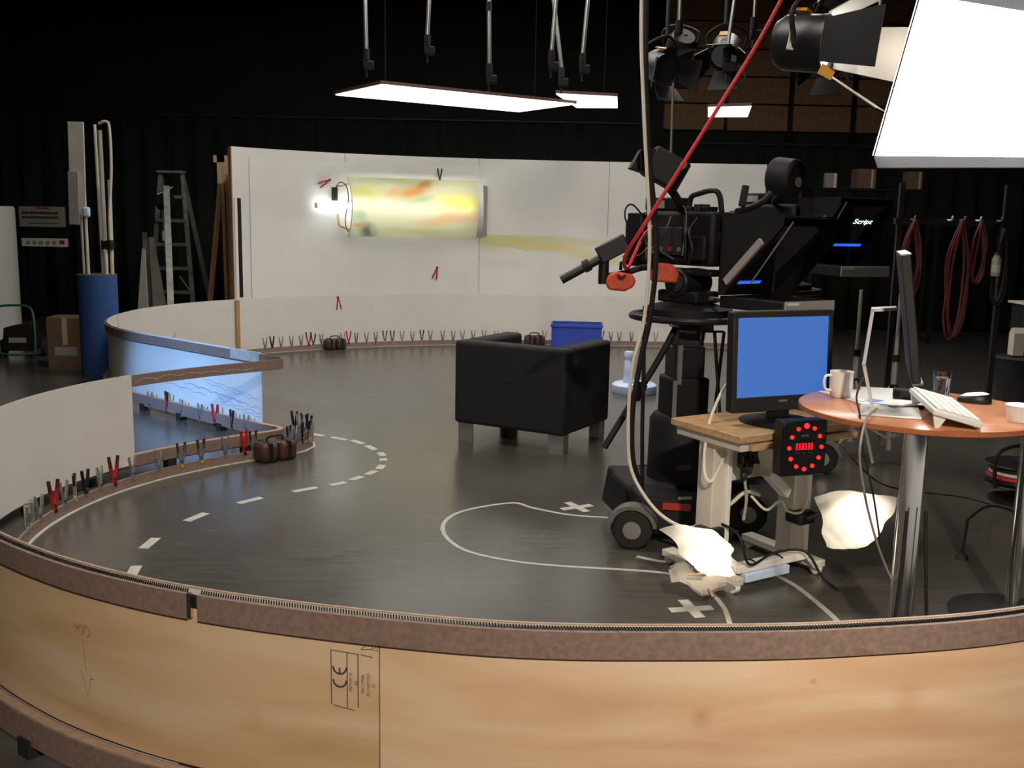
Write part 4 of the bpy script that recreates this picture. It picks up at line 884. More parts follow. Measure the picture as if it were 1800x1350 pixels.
def gel_lamp(loc, rz, tilt, label, quad, seed, foldw):
    r = thing('clip_lamp', label, 'lamp', loc)
    rt = Matrix.Rotation(rz, 3, 'Z') @ Matrix.Rotation(tilt, 3, 'X')
    def P(p): return rt @ Vector(p)
    c = MB(); pr = [(0.035, 0.10), (0.05, 0.06), (0.075, 0.0), (0.08, -0.02), (0.075, -0.02), (0.045, 0.05), (0.03, 0.09), (0.0, 0.09)]
    n = 20; vs_ = [P((q * math.cos(2 * math.pi * k / n), zz, q * math.sin(2 * math.pi * k / n))) for q, zz in pr for k in range(n)]
    fs = [(i * n + k, i * n + (k + 1) % n, (i + 1) * n + (k + 1) % n, (i + 1) * n + k) for i in range(len(pr) - 1) for k in range(n)] + [tuple(range(n))]
    c.add(vs_, fs); c.build('reflector', 'blackplastic', r)
    b = MB(); b.lathe([(0, -0.04), (0.02, -0.035), (0.03, -0.015), (0.03, 0.01), (0.018, 0.04), (0, 0.045)], P((0, 0.01, 0)), 16); b.build('bulb', 'bulb', r)
    # crumpled diffusion sheet bowed round the reflector mouth
    rr = random.Random(seed); NX, NZ = 16, 14; vs_ = []; fs = []
    ph = [rr.uniform(0, 6) for _ in range(6)]
    for i in range(NX + 1):
        for k in range(NZ + 1):
            u, v = i / NX * 2 - 1, k / NZ * 2 - 1
            y = -0.13 + 0.10 * (abs(u) ** 1.8) * foldw + 0.07 * (abs(v) ** 2.2) + 0.016 * math.sin(4.3 * u + ph[0] + 2 * v) + 0.012 * math.sin(7 * v + ph[1] - 3 * u) + 0.006 * math.sin(15 * u + 9 * v + ph[2])
            a_, b_ = (u + 1) / 2, (v + 1) / 2
            x = (quad[0][0] * (1 - a_) + quad[1][0] * a_) * b_ + (quad[3][0] * (1 - a_) + quad[2][0] * a_) * (1 - b_) + 0.008 * math.sin(5 * v + ph[4])
            z = (quad[0][1] * (1 - a_) + quad[1][1] * a_) * b_ + (quad[3][1] * (1 - a_) + quad[2][1] * a_) * (1 - b_) + 0.035 * v * (1 - u * u) + 0.008 * math.sin(4 * u + ph[5])
            vs_.append(P((x, y, z)))
    for i in range(NX):
        for k in range(NZ): fs.append((i * (NZ + 1) + k, (i + 1) * (NZ + 1) + k, (i + 1) * (NZ + 1) + k + 1, i * (NZ + 1) + k + 1))
    g = MB().add(vs_, fs).build('diffusion_sheet', 'gel', r, sharp=70)
    MB().tube([P((0, 0.09, 0)), P((0.02, 0.13, 0.01)), P((0.03, 0.15, 0.03))], 0.012, 8).build('stem', 'darkgrey', r)
    MB().box(P((0.035, 0.165, 0.035)), (0.05, 0.05, 0.06), rt).build('clip', 'black', r, bevel=0.006)
    ld = bpy.data.lights.new('clip_lamp_light', 'POINT'); ld.energy = W_BULB; ld.color = (1.0, 0.85, 0.66); ld.shadow_soft_size = 0.03
    lo = bpy.data.objects.new('clip_lamp_light', ld); COL.objects.link(lo); lo.parent = r; lo.location = P((0, -0.05, 0))
    return r
g1 = gel_lamp((0.83, 4.06, 0.20), R(22), R(-18), 'lit clip lamp wrapped in crumpled white diffusion low on the trolley', [(-0.176, 0.129), (0.09, 0.07), (0.16, -0.085), (-0.06, -0.07)], 2, 1.0)
# spare fold of gel and wooden pegs under the first lamp
m = MB(); vs_ = []; fs = []
for i in range(9):
    for k in range(7):
        u, v = i / 8, k / 6; vs_.append((-0.15 + 0.26 * u, -0.06 + 0.05 * math.sin(3 * u + 4 * v), -0.03 - 0.13 * v * (0.4 + 0.6 * u) + 0.02 * math.sin(9 * u)))
for i in range(8):
    for k in range(6): fs.append((i * 7 + k, (i + 1) * 7 + k, (i + 1) * 7 + k + 1, i * 7 + k + 1))
M['duskgel'] = thinmat('thin_grey_gel', (0.6, 0.56, 0.5), 0.4)
m.add(vs_, fs).build('hanging_fold', 'duskgel', g1, sharp=25)
for c, e in (((-0.09, -0.13, -0.035), (-0.02, -0.13, -0.03)), ((0.0, -0.12, -0.09), (0.02, -0.12, -0.13))): MB().cyl(c, e, 0.005, n=6).build('wooden_peg', 'palewood', g1)
gel_lamp((1.56, 4.33, 0.31), R(-12), R(-8), 'brightly lit clip lamp in white diffusion on the right post of the trolley', [(-0.175, 0.075), (0.18, 0.09), (0.10, -0.07), (-0.125, -0.145)], 9, 0.8)
for loc_, tip, lab in (((1.365, 4.515, 0.25), (0.20, -0.03, 0.10), 'black clamp on the right trolley post holding the bright lamp'), ((0.89, 4.265, 0.24), (-0.07, -0.06, 0.02), 'black clamp on the left trolley post behind the low lamp')):
    pc = thing('post_clamp', lab, 'clamp', loc_)
    MB().box((0, 0, 0), (0.10, 0.10, 0.06), (0, 0, R(31))).build('jaw', 'blackplastic', pc, bevel=0.01)
    MB().tube([(0.02, -0.04, 0.0), (tip[0] * 0.6, tip[1] - 0.02, tip[2] * 0.5), tip], 0.012, 8).build('arm', 'darkgrey', pc)

# ------------------------------------------------------------------ round table and what stands on it
TX, TY, TZ = 1.42, 3.42, 0.98
tbl = thing('bar_table', 'round cherry-wood bar table on a steel column at the right', 'table', (TX, TY, 0))
MB().lathe([(0, TZ - 0.024), (0.395, TZ - 0.024), (0.4, TZ - 0.02), (0.4, TZ - 0.004), (0.395, TZ - 0.0005), (0, TZ)], n=72).build('table_top', 'tabletop', tbl)
MB().lathe([(0.397, TZ - 0.022), (0.4025, TZ - 0.02), (0.4025, TZ - 0.004), (0.397, TZ - 0.002)], n=72).build('edge_band', 'tableedge', tbl)
MB().lathe([(0.0, TZ - 0.04), (0.14, TZ - 0.04), (0.14, TZ - 0.025), (0, TZ - 0.025)], n=32).build('top_plate', 'greymetal', tbl)
MB().cyl((0, 0, 0.02), (0, 0, TZ - 0.041), 0.042, n=32).build('column', 'chrome', tbl)
MB().lathe([(0, 0), (0.22, 0), (0.225, 0.008), (0.05, 0.022), (0.035, 0.03), (0, 0.03)], n=40).build('foot_plate', 'chrome', tbl)
def mug(x, y, z, rz, label):
    r = thing('mug', label, 'mug', (x, y, z), rz)
    MB().lathe([(0, 0), (0.033, 0), (0.036, 0.004), (0.041, 0.03), (0.042, 0.095), (0.039, 0.095), (0.038, 0.03), (0.032, 0.008), (0, 0.006)], n=32).build('cup', 'whiteplastic', r)
    MB().tube([(-0.04, 0, 0.08), (-0.062, 0, 0.078), (-0.068, 0, 0.055), (-0.06, 0, 0.03), (-0.04, 0, 0.025)], 0.005, 8).build('handle', 'whiteplastic', r)
    return r
mug(1.205, 3.60, TZ, R(10), 'white mug at the left edge of the round table')
r = thing('cup', 'white cup at the right edge of the round table', 'cup', (1.665, 3.20, TZ)); MB().lathe([(0, 0), (0.04, 0), (0.045, 0.03), (0.047, 0.05), (0.044, 0.05), (0.04, 0.01), (0, 0.006)], n=28).build('bowl', 'whiteplastic', r); MB().lathe([(0.0445, 0.049), (0.0485, 0.05), (0.0485, 0.053), (0.0445, 0.053)], n=28).build('rim', 'white', r)
g = thing('water_glass', 'glass of water standing behind the keyboard', 'glass', (1.60, 3.66, TZ))
MB().lathe([(0, 0), (0.026, 0), (0.028, 0.004), (0.034, 0.095), (0.0325, 0.095), (0.0265, 0.008), (0, 0.007)], n=28).build('tumbler', 'glass', g)
MB().lathe([(0, 0.0075), (0.026, 0.0085), (0.0308, 0.07), (0, 0.07)], n=28).build('water', 'water', g)
M['satin'] = pmat('satin_white_metal', (0.75, 0.75, 0.73), 0.35, 0.25, var=0.03)
M['displayback'] = pmat('display_back', (0.02, 0.02, 0.022), 0.7, var=0.2)
# desktop display seen almost edge-on, aluminium arm and foot
ds = thing('desktop_display', 'thin desktop display on an aluminium arm, seen from its side', 'display', (1.225, 3.32, TZ), R(-109))
m = MB(); m.box((0.0, 0.055, 0.004), (0.20, 0.19, 0.008)); m.build('foot', 'satin', ds, bevel=0.003)
# local x runs along the screen's width, y towards its back
m = MB(); q = [(0.0, 0.006), (-0.04, 0.16), (-0.025, 0.345), (0.045, 0.352)]
for (y0, z0), (y1, z1) in zip(q, q[1:]):
    d = Vector((0, y1 - y0, z1 - z0)); L_ = d.length; m.box((0, (y0 + y1) / 2, (z0 + z1) / 2), (0.075, 0.010, L_ + 0.006), Matrix.Rotation(-math.atan2(d.y, d.z), 3, 'X'))
m.build('arm', 'satin', ds)
sc_ = Matrix.Rotation(R(9), 3, 'X'); cc = Vector((0, 0.085, 0.335))
MB().box(cc, (0.47, 0.028, 0.40), sc_).build('housing', 'displayback', ds, bevel=0.005)
MB().box(cc + sc_ @ Vector((0, 0.0155, 0.012)), (0.45, 0.002, 0.34), sc_).build('screen', 'promptglass', ds)
MB().box(cc + sc_ @ Vector((0, 0.002, 0.2025)), (0.47, 0.03, 0.005), sc_).build('top_edge', 'alu', ds)
MB().box(cc + sc_ @ Vector((0, 0.004, -0.2025)), (0.47, 0.032, 0.006), sc_).build('chin', 'alu', ds)
# keyboard propped up on its stand
kb = thing('keyboard', 'white keyboard propped up aslant on the round table', 'keyboard', (1.43, 3.245, TZ), R(78))
kt = Matrix.Rotation(R(14), 3, 'X')
def K3(p): return kt @ Vector(p) + Vector((0, 0, 0.034))
MB().box(K3((0, 0, 0)), (0.43, 0.15, 0.018), kt).build('tray', 'whiteplastic', kb, bevel=0.004)
km = None
for rw in range(5):
    for c in range(14):
        p = K3((-0.195 + c * 0.03, 0.055 - rw * 0.0275, 0.0125))
        if km is None: km = MB().box((0, 0, 0), (0.026, 0.0235, 0.007), kt).build('key', 'white', kb); o = km
        else: o = km.copy(); COL.objects.link(o)
        o.location = p
for sg in (-1, 1): MB().hexa([(sg * 0.19, 0.05, 0.0), (sg * 0.205, 0.05, 0.0), (sg * 0.205, 0.062, 0.0), (sg * 0.19, 0.062, 0.0)], [(sg * 0.19, 0.03, 0.033), (sg * 0.205, 0.03, 0.033), (sg * 0.205, 0.07, 0.043), (sg * 0.19, 0.07, 0.043)]).build('leg', 'whiteplastic', kb)
for sg in (-1, 1): MB().box((sg * 0.19, -0.068, 0.0045), (0.02, 0.012, 0.009)).build('front_foot', 'whiteplastic', kb)
ms = thing('computer_mouse', 'black computer mouse with a white top and red glow', 'mouse', (1.665, 3.53, TZ), R(60))
vs_ = []; fs = []; n = 20
for i, (rr, zz) in enumerate([(1.0, 0.0), (1.04, 0.006), (1.0, 0.016), (0.85, 0.027), (0.55, 0.034), (0.0, 0.036)]):
    for k in range(n): a = 2 * math.pi * k / n; vs_.append((0.032 * rr * math.cos(a), 0.056 * rr * math.sin(a), zz - (0.008 * rr * math.sin(a) if zz > 0.02 else 0)))
fs = [(i * n + k, i * n + (k + 1) % n, (i + 1) * n + (k + 1) % n, (i + 1) * n + k) for i in range(5) for k in range(n)] + [tuple(range(n - 1, -1, -1))]
MB().add(vs_, fs).build('shell', 'blackplastic', ms)
vs_ = [(x, y, z + 0.0018) for x, y, z in vs_[3 * n:]]; fs = [(i * n + k, i * n + (k + 1) % n, (i + 1) * n + (k + 1) % n, (i + 1) * n + k) for i in range(2) for k in range(n)]
MB().add(vs_, fs).build('top_shell', 'whiteplastic', ms)
MB().box((0.031, -0.015, 0.012), (0.006, 0.012, 0.008)).build('red_window', 'leddim', ms)
for i, (x, y, a, w1, w2, lab) in enumerate(((1.30, 3.60, 0.3, 0.21, 0.297, 'white paper sheet lying behind the mug'), (1.42, 3.66, -0.25, 0.21, 0.297, 'white paper sheet lying behind the display foot'), (1.355, 3.50, 0.8, 0.148, 0.21, 'small sheet with a blue print beside the display foot'))):
    o = MB().box((0, 0, 0), (w1, w2, 0.0008)).build('paper_sheet', 'paper'); o.location = (x, y, TZ + 0.0008 + i * 0.0011); o.rotation_euler = (0, 0, a); tag(o, lab, 'paper')
    if i == 2: MB().box((-0.03, 0.05, 0.0006), (0.06, 0.05, 0.0004)).build('blue_print', 'bluepen', o)
o = MB().box((0, 0, 0.0175), (0.11, 0.045, 0.035)).build('black_case', 'black', bevel=0.006); o.location = (1.44, 3.56, TZ + 0.004); o.rotation_euler = (0, 0, R(-18)); tag(o, 'small black case lying left of the keyboard', 'case')
o = MB().box((0, 0, 0.005), (0.13, 0.03, 0.010)).build('black_pouch', 'black', bevel=0.004); o.location = (1.36, 3.38, TZ); o.rotation_euler = (0, 0, R(12)); tag(o, 'flat black strap-like pouch below the keyboard edge', 'pouch')
tag(MB().tube([(1.30, 3.33, TZ + 0.012), (1.36, 3.36, TZ + 0.018), (1.44, 3.38, TZ + 0.03), (1.475, 3.40, TZ + 0.04)], 0.003, 6).build('grey_wire', 'traygrey'), 'thin grey cord between keyboard and display foot', 'cord')
tag(MB().tube([(1.22, 3.42, TZ + 0.10), (1.17, 3.33, TZ + 0.05), (1.14, 3.20, TZ + 0.006), (1.12, 3.09, TZ - 0.08), (1.16, 3.08, 0.75), (1.20, 3.10, 0.6)], 0.0035, 6).build('display_cord', 'black'), 'black cord looping over the table edge by the display', 'cord')
tag(MB().tube([(1.23, 3.30, TZ + 0.014), (1.15, 3.16, TZ + 0.01), (1.10, 3.06, TZ - 0.04), (1.11, 3.08, 0.85), (1.20, 3.2, 0.64), (1.34, 3.37, 0.40), (1.55, 3.6, 0.13), (1.66, 3.72, 0.012), (1.9, 3.8, 0.006)], 0.004, 6).build('pale_cord', 'traygrey'), 'pale cord hanging off the table edge and slanting down to the floor', 'cord')
for dx, lab in ((-0.04, 'black cable dropping down left of the table column'), (0.04, 'black cable dropping down right of the table column')):
    tag(MB().tube([(TX + dx * 0.8, TY - 0.06, 0.62), (TX + dx * 1.1, TY - 0.08, 0.4), (TX + dx * 1.6, TY - 0.1, 0.15), (TX + dx * 2.2, TY - 0.14, 0.03), (TX + dx * 4, TY - 0.2, 0.008)], 0.006, 6).build('leg_cable', 'black'), lab, 'cable')
tag(MB().tube([(1.40, 4.32, 0.69), (1.48, 4.36, 0.62), (1.75, 4.6, 0.40), (2.1, 5.0, 0.25), (2.55, 5.45, 0.10), (2.80, 5.62, 0.012)], 0.004, 6).build('red_wire', 'darkred'), 'thin dark red cord running from the trolley to the cable reel', 'cord')

# ------------------------------------------------------------------ softbox on its stand
P0 = Vector((1.26, 3.60, 1.845)); e1 = Vector((0.82, 0.57, 0.045)).normalized(); hh = Vector((0.57, -0.82, 0)); e2 = (hh * math.sin(R(16)) + Vector((0, 0, 1)) * math.cos(R(16)) - e1 * 0.11).normalized(); e2 = (e2 - e1 * e1.dot(e2)).normalized(); nn = e1.cross(e2).normalized()
if nn.y > 0: nn = -nn
SB = thing('softbox', 'huge glowing white softbox at the upper right', 'softbox', (2.10, 3.95, 0))
SO = (2.10, 3.95, 0)
w_, h_ = 1.15, 0.535
c4 = [P0, P0 + e1 * w_, P0 + e1 * w_ + e2 * h_, P0 + e2 * h_]
MB().hexa([p - nn * 0.004 for p in c4], c4).build('glow_face', 'softface', SB, SO)
ctr = P0 + e1 * w_ / 2 + e2 * h_ / 2; bk = [ctr - nn * 0.24 + (p - ctr) * 0.2 for p in c4]
m = MB(); cb = [p - nn * 0.006 for p in c4]
m.add(cb + bk, [(0, 1, 5, 4), (1, 2, 6, 5), (2, 3, 7, 6), (3, 0, 4, 7), (4, 5, 6, 7)]); m.build('shell', 'black', SB, SO, sharp=20)
m = MB()
for i in range(4):
    a, b = c4[i], c4[(i + 1) % 4]; out = ((a + b) / 2 - ctr).normalized() * 0.035
    m.hexa([a, b, b + out * 0.1 + nn * 0.0, a + out * 0.1], [a + nn * 0.03 + out, b + nn * 0.03 + out, b + nn * 0.03 + out * 1.1, a + nn * 0.03 + out * 1.1])
m.build('skirt', 'softcloth', SB, SO)
hb = ctr - nn * 0.3
MB().cyl(ctr - nn * 0.235, ctr - nn * 0.34, 0.06, n=20).build('lamp_head', 'black', SB, SO)
st = thing('lamp_stand', 'chrome stand pole of the softbox at the right edge', 'stand', (2.10, 3.95, 0))
top = hb + Vector((0, 0, -0.07))
MB().cyl((0, 0, 0.05), (0, 0, 1.2), 0.03, n=18).build('lower_tube', 'chrome', st)
MB().cyl((0, 0, 1.2), (0, 0, 2.75), 0.018, n=12).build('upper_tube', 'chrome', st); MB().tube([(0, 0, 2.7), (0, 0.3, 2.75), top - Vector(SO) + Vector((0, 0, 0.14))], 0.016, 10, False).build('boom', 'black', st)
MB().lathe([(0, 0), (0.24, 0), (0.245, 0.01), (0.06, 0.03), (0.035, 0.05), (0, 0.05)], n=36).build('base_plate', 'black', st)
tag(MB().tube([(2.065, 3.91, 0.8), (2.06, 3.90, 0.5), (2.05, 3.89, 0.25), (2.02, 3.80, 0.05), (1.95, 3.68, 0.008)], 0.006, 6).build('stand_cable', 'black'), 'black cable running down the chrome softbox stand', 'cable')

# ------------------------------------------------------------------ floor clutter at the right
rl = thing('cable_reel', 'cable reel with red and white windings on the floor at the right', 'cable reel', (3.02, 5.75, 0), R(25))
for zz in (0.10, 0.22): MB().lathe([(0.05, zz), (0.19, zz), (0.195, zz + 0.006), (0.19, zz + 0.012), (0.05, zz + 0.012)], n=32).build('flange', 'blackplastic', rl)
for i, (mt, rr) in enumerate((('darkgrey', 0.15), ('redplastic', 0.165), ('whitecable', 0.155), ('darkgrey', 0.16))):
    m = MB(); nn_ = 32; vs_ = [((rr + 0.012 * math.cos(2 * math.pi * k / 8)) * math.cos(2 * math.pi * i2 / nn_), (rr + 0.012 * math.cos(2 * math.pi * k / 8)) * math.sin(2 * math.pi * i2 / nn_), 0.128 + i * 0.025 + 0.012 * math.sin(2 * math.pi * k / 8)) for i2 in range(nn_) for k in range(8)]
    fs = [(i2 * 8 + k, ((i2 + 1) % nn_) * 8 + k, ((i2 + 1) % nn_) * 8 + (k + 1) % 8, i2 * 8 + (k + 1) % 8) for i2 in range(nn_) for k in range(8)]
    m.add(vs_, fs).build('winding', mt, rl)
MB().lathe([(0.0, 0.0), (0.16, 0.0), (0.16, 0.02), (0.05, 0.04), (0.05, 0.25), (0, 0.25)], n=24).build('spindle', 'black', rl)
MB().tube([(-0.2, 0, 0.1), (-0.2, 0, 0.3), (0, 0, 0.34), (0.2, 0, 0.3), (0.2, 0, 0.1)], 0.011, 8).build('carry_handle', 'black', rl)
fs_ = thing('small_stand', 'thin black rod on a small foot standing on the floor right of the table', 'stand', (2.22, 4.68, 0))
MB().cyl((0, 0, 0.015), (0.01, 0, 0.2), 0.007, n=8).build('rod', 'black', fs_); MB().lathe([(0, 0), (0.03, 0), (0.028, 0.012), (0.01, 0.03), (0, 0.03)], n=16).build('foot', 'rubber', fs_)
MB().tube([(0.01, 0, 0.2), (0.12, 0.03, 0.26), (0.3, 0.1, 0.2), (0.42, 0.2, 0.03)], 0.006, 6).build('bent_rod', 'black', fs_)
# waste bin with a white carton on it, dark cabinet with a pale shelf edge
bn = thing('waste_bin', 'dark waste bin standing at the right edge behind the glass', 'bin', (4.62, 9.0, 0))
MB().lathe([(0, 0), (0.15, 0), (0.19, 0.42), (0.2, 0.43), (0.19, 0.435), (0.18, 0.42), (0.14, 0.02), (0, 0.02)], n=28).build('body', 'darkgrey', bn); MB().lathe([(0, 0.436), (0.205, 0.436), (0.2, 0.455), (0, 0.47)], n=28).build('lid', 'darkgrey', bn)
ct = thing('carton', 'pale carton with a folded spout standing on the dark bin', 'carton', (4.55, 8.95, 0.471))
MB().box2((-0.05, -0.05, 0), (0.05, 0.05, 0.2)).build('box', 'cream', ct, bevel=0.003)
MB().hexa([(-0.05, -0.05, 0.2), (0.05, -0.05, 0.2), (0.05, 0.05, 0.2), (-0.05, 0.05, 0.2)], [(-0.05, -0.005, 0.25), (0.05, -0.005, 0.25), (0.05, 0.005, 0.25), (-0.05, 0.005, 0.25)]).build('gable', 'cream', ct)
cb_ = thing('dark_cabinet', 'dark cabinet with a pale top edge at the far right', 'cabinet', (5.6, 9.8, 0))
MB().box2((-0.55, -0.3, 0.0), (0.55, 0.3, 0.86)).build('body', 'black', cb_, bevel=0.004)
MB().box2((-0.58, -0.33, 0.8605), (0.58, 0.33, 0.885)).build('top', 'cream', cb_, bevel=0.003)
for i in range(2): MB().box2((-0.53 + i * 0.535, -0.312, 0.05), (-0.005 + i * 0.535, -0.3005, 0.84)).build('door', 'darkgrey', cb_, bevel=0.003)
# cable hooks with red coils on the dark back
hk = thing('cable_rack', 'dark rack of hooks holding coiled cables at the right', 'rack', (3.62, 8.2, 0))
MB().box2((-0.5, 0.03, 0.0), (-0.46, 0.07, 1.95)).build('upright', 'black', hk); MB().box2((0.36, 0.03, 0.0), (0.40, 0.07, 1.95)).build('upright', 'black', hk)
for sg in (-0.48, 0.38): MB().box2((sg - 0.03, -0.25, 0.0), (sg + 0.03, 0.35, 0.03)).build('foot', 'black', hk)
MB().box2((-0.52, 0.02, 1.62), (0.42, 0.08, 1.67)).build('hook_bar', 'black', hk)
for i, x in enumerate((-0.4, -0.1, 0.0, 0.13, 0.3)): MB().tube([(x, 0.02, 1.66), (x, -0.05, 1.66), (x, -0.07, 1.69)], 0.008, 6).build('hook', 'bluewhite' if i in (1, 3) else 'greymetal', hk)
def coil(x, y, z, ln, wd, mat, label, n=4, seed=0):
    rr = random.Random(seed); m = MB()
    for i in range(n):
        a, b = rr.uniform(-.02, .02), rr.uniform(-.03, .03)
        m.tube([(x, y - 0.012 * i, z), (x + wd / 2 + a, y - 0.012 * i, z - ln * 0.35), (x + wd / 2 + b, y - 0.012 * i, z - ln * 0.8), (x + b, y - 0.012 * i, z - ln + a), (x - wd / 2 + a, y - 0.012 * i, z - ln * 0.8), (x - wd / 2 - b, y - 0.012 * i, z - ln * 0.35), (x, y - 0.012 * i, z)], 0.010, 6)
    return tag(m.build('cable_coil', mat), label, 'cable coil')
coil(3.22, 8.15, 1.66, 0.62, 0.10, 'darkred', 'dark red cable coil hanging beside the top of the display', 4, 1)
coil(3.60, 8.15, 1.66, 0.95, 0.13, 'darkred', 'long dark red cable coil in the middle of the rack', 4, 2)
coil(3.76, 8.15, 1.66, 0.5, 0.09, 'darkred', 'short dark red cable coil at the right of the rack', 3, 3)
coil(3.95, 8.15, 1.60, 0.6, 0.10, 'black', 'black cable coil at the right end of the rack', 3, 4)
bt = thing('spray_can', 'small spray can with a pale label hanging on the cable rack', 'can', (3.88, 8.08, 1.22))
MB().lathe([(0, 0), (0.035, 0), (0.035, 0.14), (0.02, 0.165), (0, 0.165)], n=18).build('can', 'traygrey', bt); MB().lathe([(0.0355, 0.03), (0.0357, 0.09)], n=18).build('label_band', 'cream', bt); MB().lathe([(0, 0.165), (0.018, 0.165), (0.018, 0.19), (0, 0.19)], n=14).build('cap', 'chrome', bt)
MB().cyl((0, 0, 0.19), (-0.0, 0.02, 0.40), 0.003, n=6).build('hang_cord', 'black', bt)
def light_stand(x, y, z, label, col='traygrey'):
    r = thing('light_stand', label, 'stand', (x, y, 0), R(20))
    MB().cyl((0, 0, 0.08), (0, 0, z * 0.62), 0.018, n=12).build('lower_tube', col, r); MB().cyl((0, 0, z * 0.62), (0, 0, z), 0.013, n=12).build('upper_tube', col, r)
    MB().cyl((0, 0, z * 0.60), (0, 0, z * 0.64), 0.026, n=12).build('collar', 'black', r); MB().cyl((0, 0, 0.50), (0, 0, 0.54), 0.028, n=12).build('leg_collar', 'black', r)
    for k in range(3):
        a = R(120 * k + 15); l = MB().cyl((0.02 * math.cos(a), 0.02 * math.sin(a), 0.52), (0.38 * math.cos(a), 0.38 * math.sin(a), 0.012), 0.011, n=8).build('leg', col, r)
        MB().cyl((0.012 * math.cos(a), 0.012 * math.sin(a), 0.16), (0.21 * math.cos(a), 0.21 * math.sin(a), 0.25), 0.006, n=6).build('brace', col, l)
    return r
light_stand(2.42, 6.95, 1.16, 'pale light stand behind the right side of the blue monitor')
light_stand(2.60, 6.70, 1.16, 'pale light stand directly behind the aluminium display arm')
# small pale boxes and gear along the back right
for i, (x, y, z, w1, d1, h1, mt, lab) in enumerate(((4.30, 13.9, 2.14, 0.16, 0.1, 0.2, 'panelgrey', 'grey wall box left of the brown crates on the dark shelf'), (4.75, 13.9, 2.10, 0.26, 0.25, 0.26, 'cardboard', 'brown box on the high dark shelf under the softbox'), (5.42, 13.9, 2.10, 0.2, 0.2, 0.24, 'cardboard', 'small brown box at the right end of the high dark shelf'))):
    o = MB().box((0, 0, h1 / 2), (w1, d1, h1)).build('storage_box', mt, bevel=0.006); o.location = (x, y, 2.1005); tag(o, lab, 'box'); MB().box((w1 * 0.3, -d1 / 2 - 0.001, h1 / 2), (0.03, 0.002, h1 * 0.96)).build('tape_band', 'palewood' if i else 'white', o)
sh = thing('wall_shelf', 'high dark shelf carrying brown boxes at the back right', 'shelf', (4.9, 13.9, 0))
MB().box2((-0.9, -0.2, 2.07), (0.9, 0.2, 2.10)).build('board', 'black', sh)
for sx_ in (-0.85, 0.85):
    for sy_ in (-0.17, 0.17): MB().box2((sx_ - 0.02, sy_ - 0.02, 0), (sx_ + 0.02, sy_ + 0.02, 2.069)).build('post', 'black', sh)

# ------------------------------------------------------------------ hanging cables at the pedestal
tag(MB().tube([(0.55, 4.7, 6.1), (0.55, 4.7, 3.6), (0.55, 4.7, 2.58), (0.58, 4.7, 2.09), (0.63, 4.7, 1.52), (0.62, 4.7, 1.15), (0.57, 4.7, 0.9), (0.565, 4.7, 0.6), (0.59, 4.68, 0.4), (0.70, 4.6, 0.24), (0.82, 4.5, 0.19), (0.90, 4.4, 0.25), (0.98, 4.3, 0.36), (1.05, 4.3, 0.42), (1.12, 4.33, 0.40)], 0.0085, 8).build('hanging_cable', 'whitecable'), 'white cable hanging from the ceiling past the camera to the trolley', 'cable')
tag(MB().tube([(0.60, 4.76, 6.1), (0.60, 4.76, 3.6), (0.58, 4.76, 2.58), (0.61, 4.76, 2.0), (0.67, 4.76, 1.5), (0.655, 4.76, 1.15), (0.62, 4.76, 0.95), (0.59, 4.76, 0.7), (0.60, 4.76, 0.45), (0.66, 4.8, 0.28)], 0.013, 8).build('hanging_cable', 'black'), 'thick black cable hanging from the ceiling down to the pedestal base', 'cable')
tag(MB().tube([(0.63, 4.8, 1.15), (0.64, 4.8, 0.9), (0.645, 4.8, 0.6), (0.66, 4.82, 0.3)], 0.010, 8).build('pedestal_cable', 'black'), 'black cable running down beside the thick hanging cable', 'cable')
tag(MB().tube([(1.85, 4.6, 6.1), (1.55, 4.6, 3.5), (1.15, 4.6, 2.57), (0.87, 4.6, 2.06), (0.60, 4.62, 1.60), (0.52, 4.7, 1.44), (0.545, 4.8, 1.38), (0.62, 4.9, 1.52), (0.68, 4.95, 1.58)], 0.009, 8).build('hanging_cable', 'redcable'), 'taut red cable slanting down from the ceiling to the nearer camera', 'cable')
tag(MB().tube([(0.60, 4.95, 1.56), (0.54, 4.9, 1.60), (0.535, 4.9, 1.66), (0.57, 4.92, 1.68), (0.64, 5.0, 1.62)], 0.0045, 6).build('loop_cable', 'black'), 'small loop of thin cable at the back of the nearer camera', 'cable')
tag(MB().tube([(0.55, 4.98, 1.45), (0.6, 4.96, 1.43), (0.66, 4.96, 1.47)], 0.004, 6).build('grip_cable', 'darkred'), 'thin red cable between zoom grip and camera', 'cable')
tag(MB().tube([(1.10, 4.62, 0.92), (0.97, 4.45, 0.88), (0.87, 4.3, 0.72), (0.84, 4.2, 0.55), (0.87, 4.18, 0.50), (0.93, 4.25, 0.58), (0.98, 4.33, 0.62)], 0.007, 8).build('monitor_cable', 'whitecable'), 'white cable looping from behind the monitor to the trolley', 'cable')
tag(MB().cyl((1.06, 4.62, 0.89), (1.075, 4.62, 0.98), 0.012, n=12).build('cable_plug', 'barblue' if False else 'blueplastic', bevel=0.003), 'blue plug at the end of the white cable behind the monitor', 'plug')
tag(MB().tube([(1.06, 4.24, 0.42), (1.12, 4.2, 0.37), (1.17, 4.17, 0.42), (1.22, 4.22, 0.36), (1.29, 4.25, 0.35), (1.33, 4.3, 0.42)], 0.006, 8).build('trolley_cable', 'whitecable'), 'short white cable drooping between the trolley posts', 'cable')
tag(MB().tube([(1.05, 4.34, 0.62), (1.04, 4.3, 0.5), (1.05, 4.28, 0.4), (1.04, 4.27, 0.3)], 0.007, 8).build('trolley_cable', 'traygrey'), 'grey cable hanging straight down from the trolley tangle', 'cable')
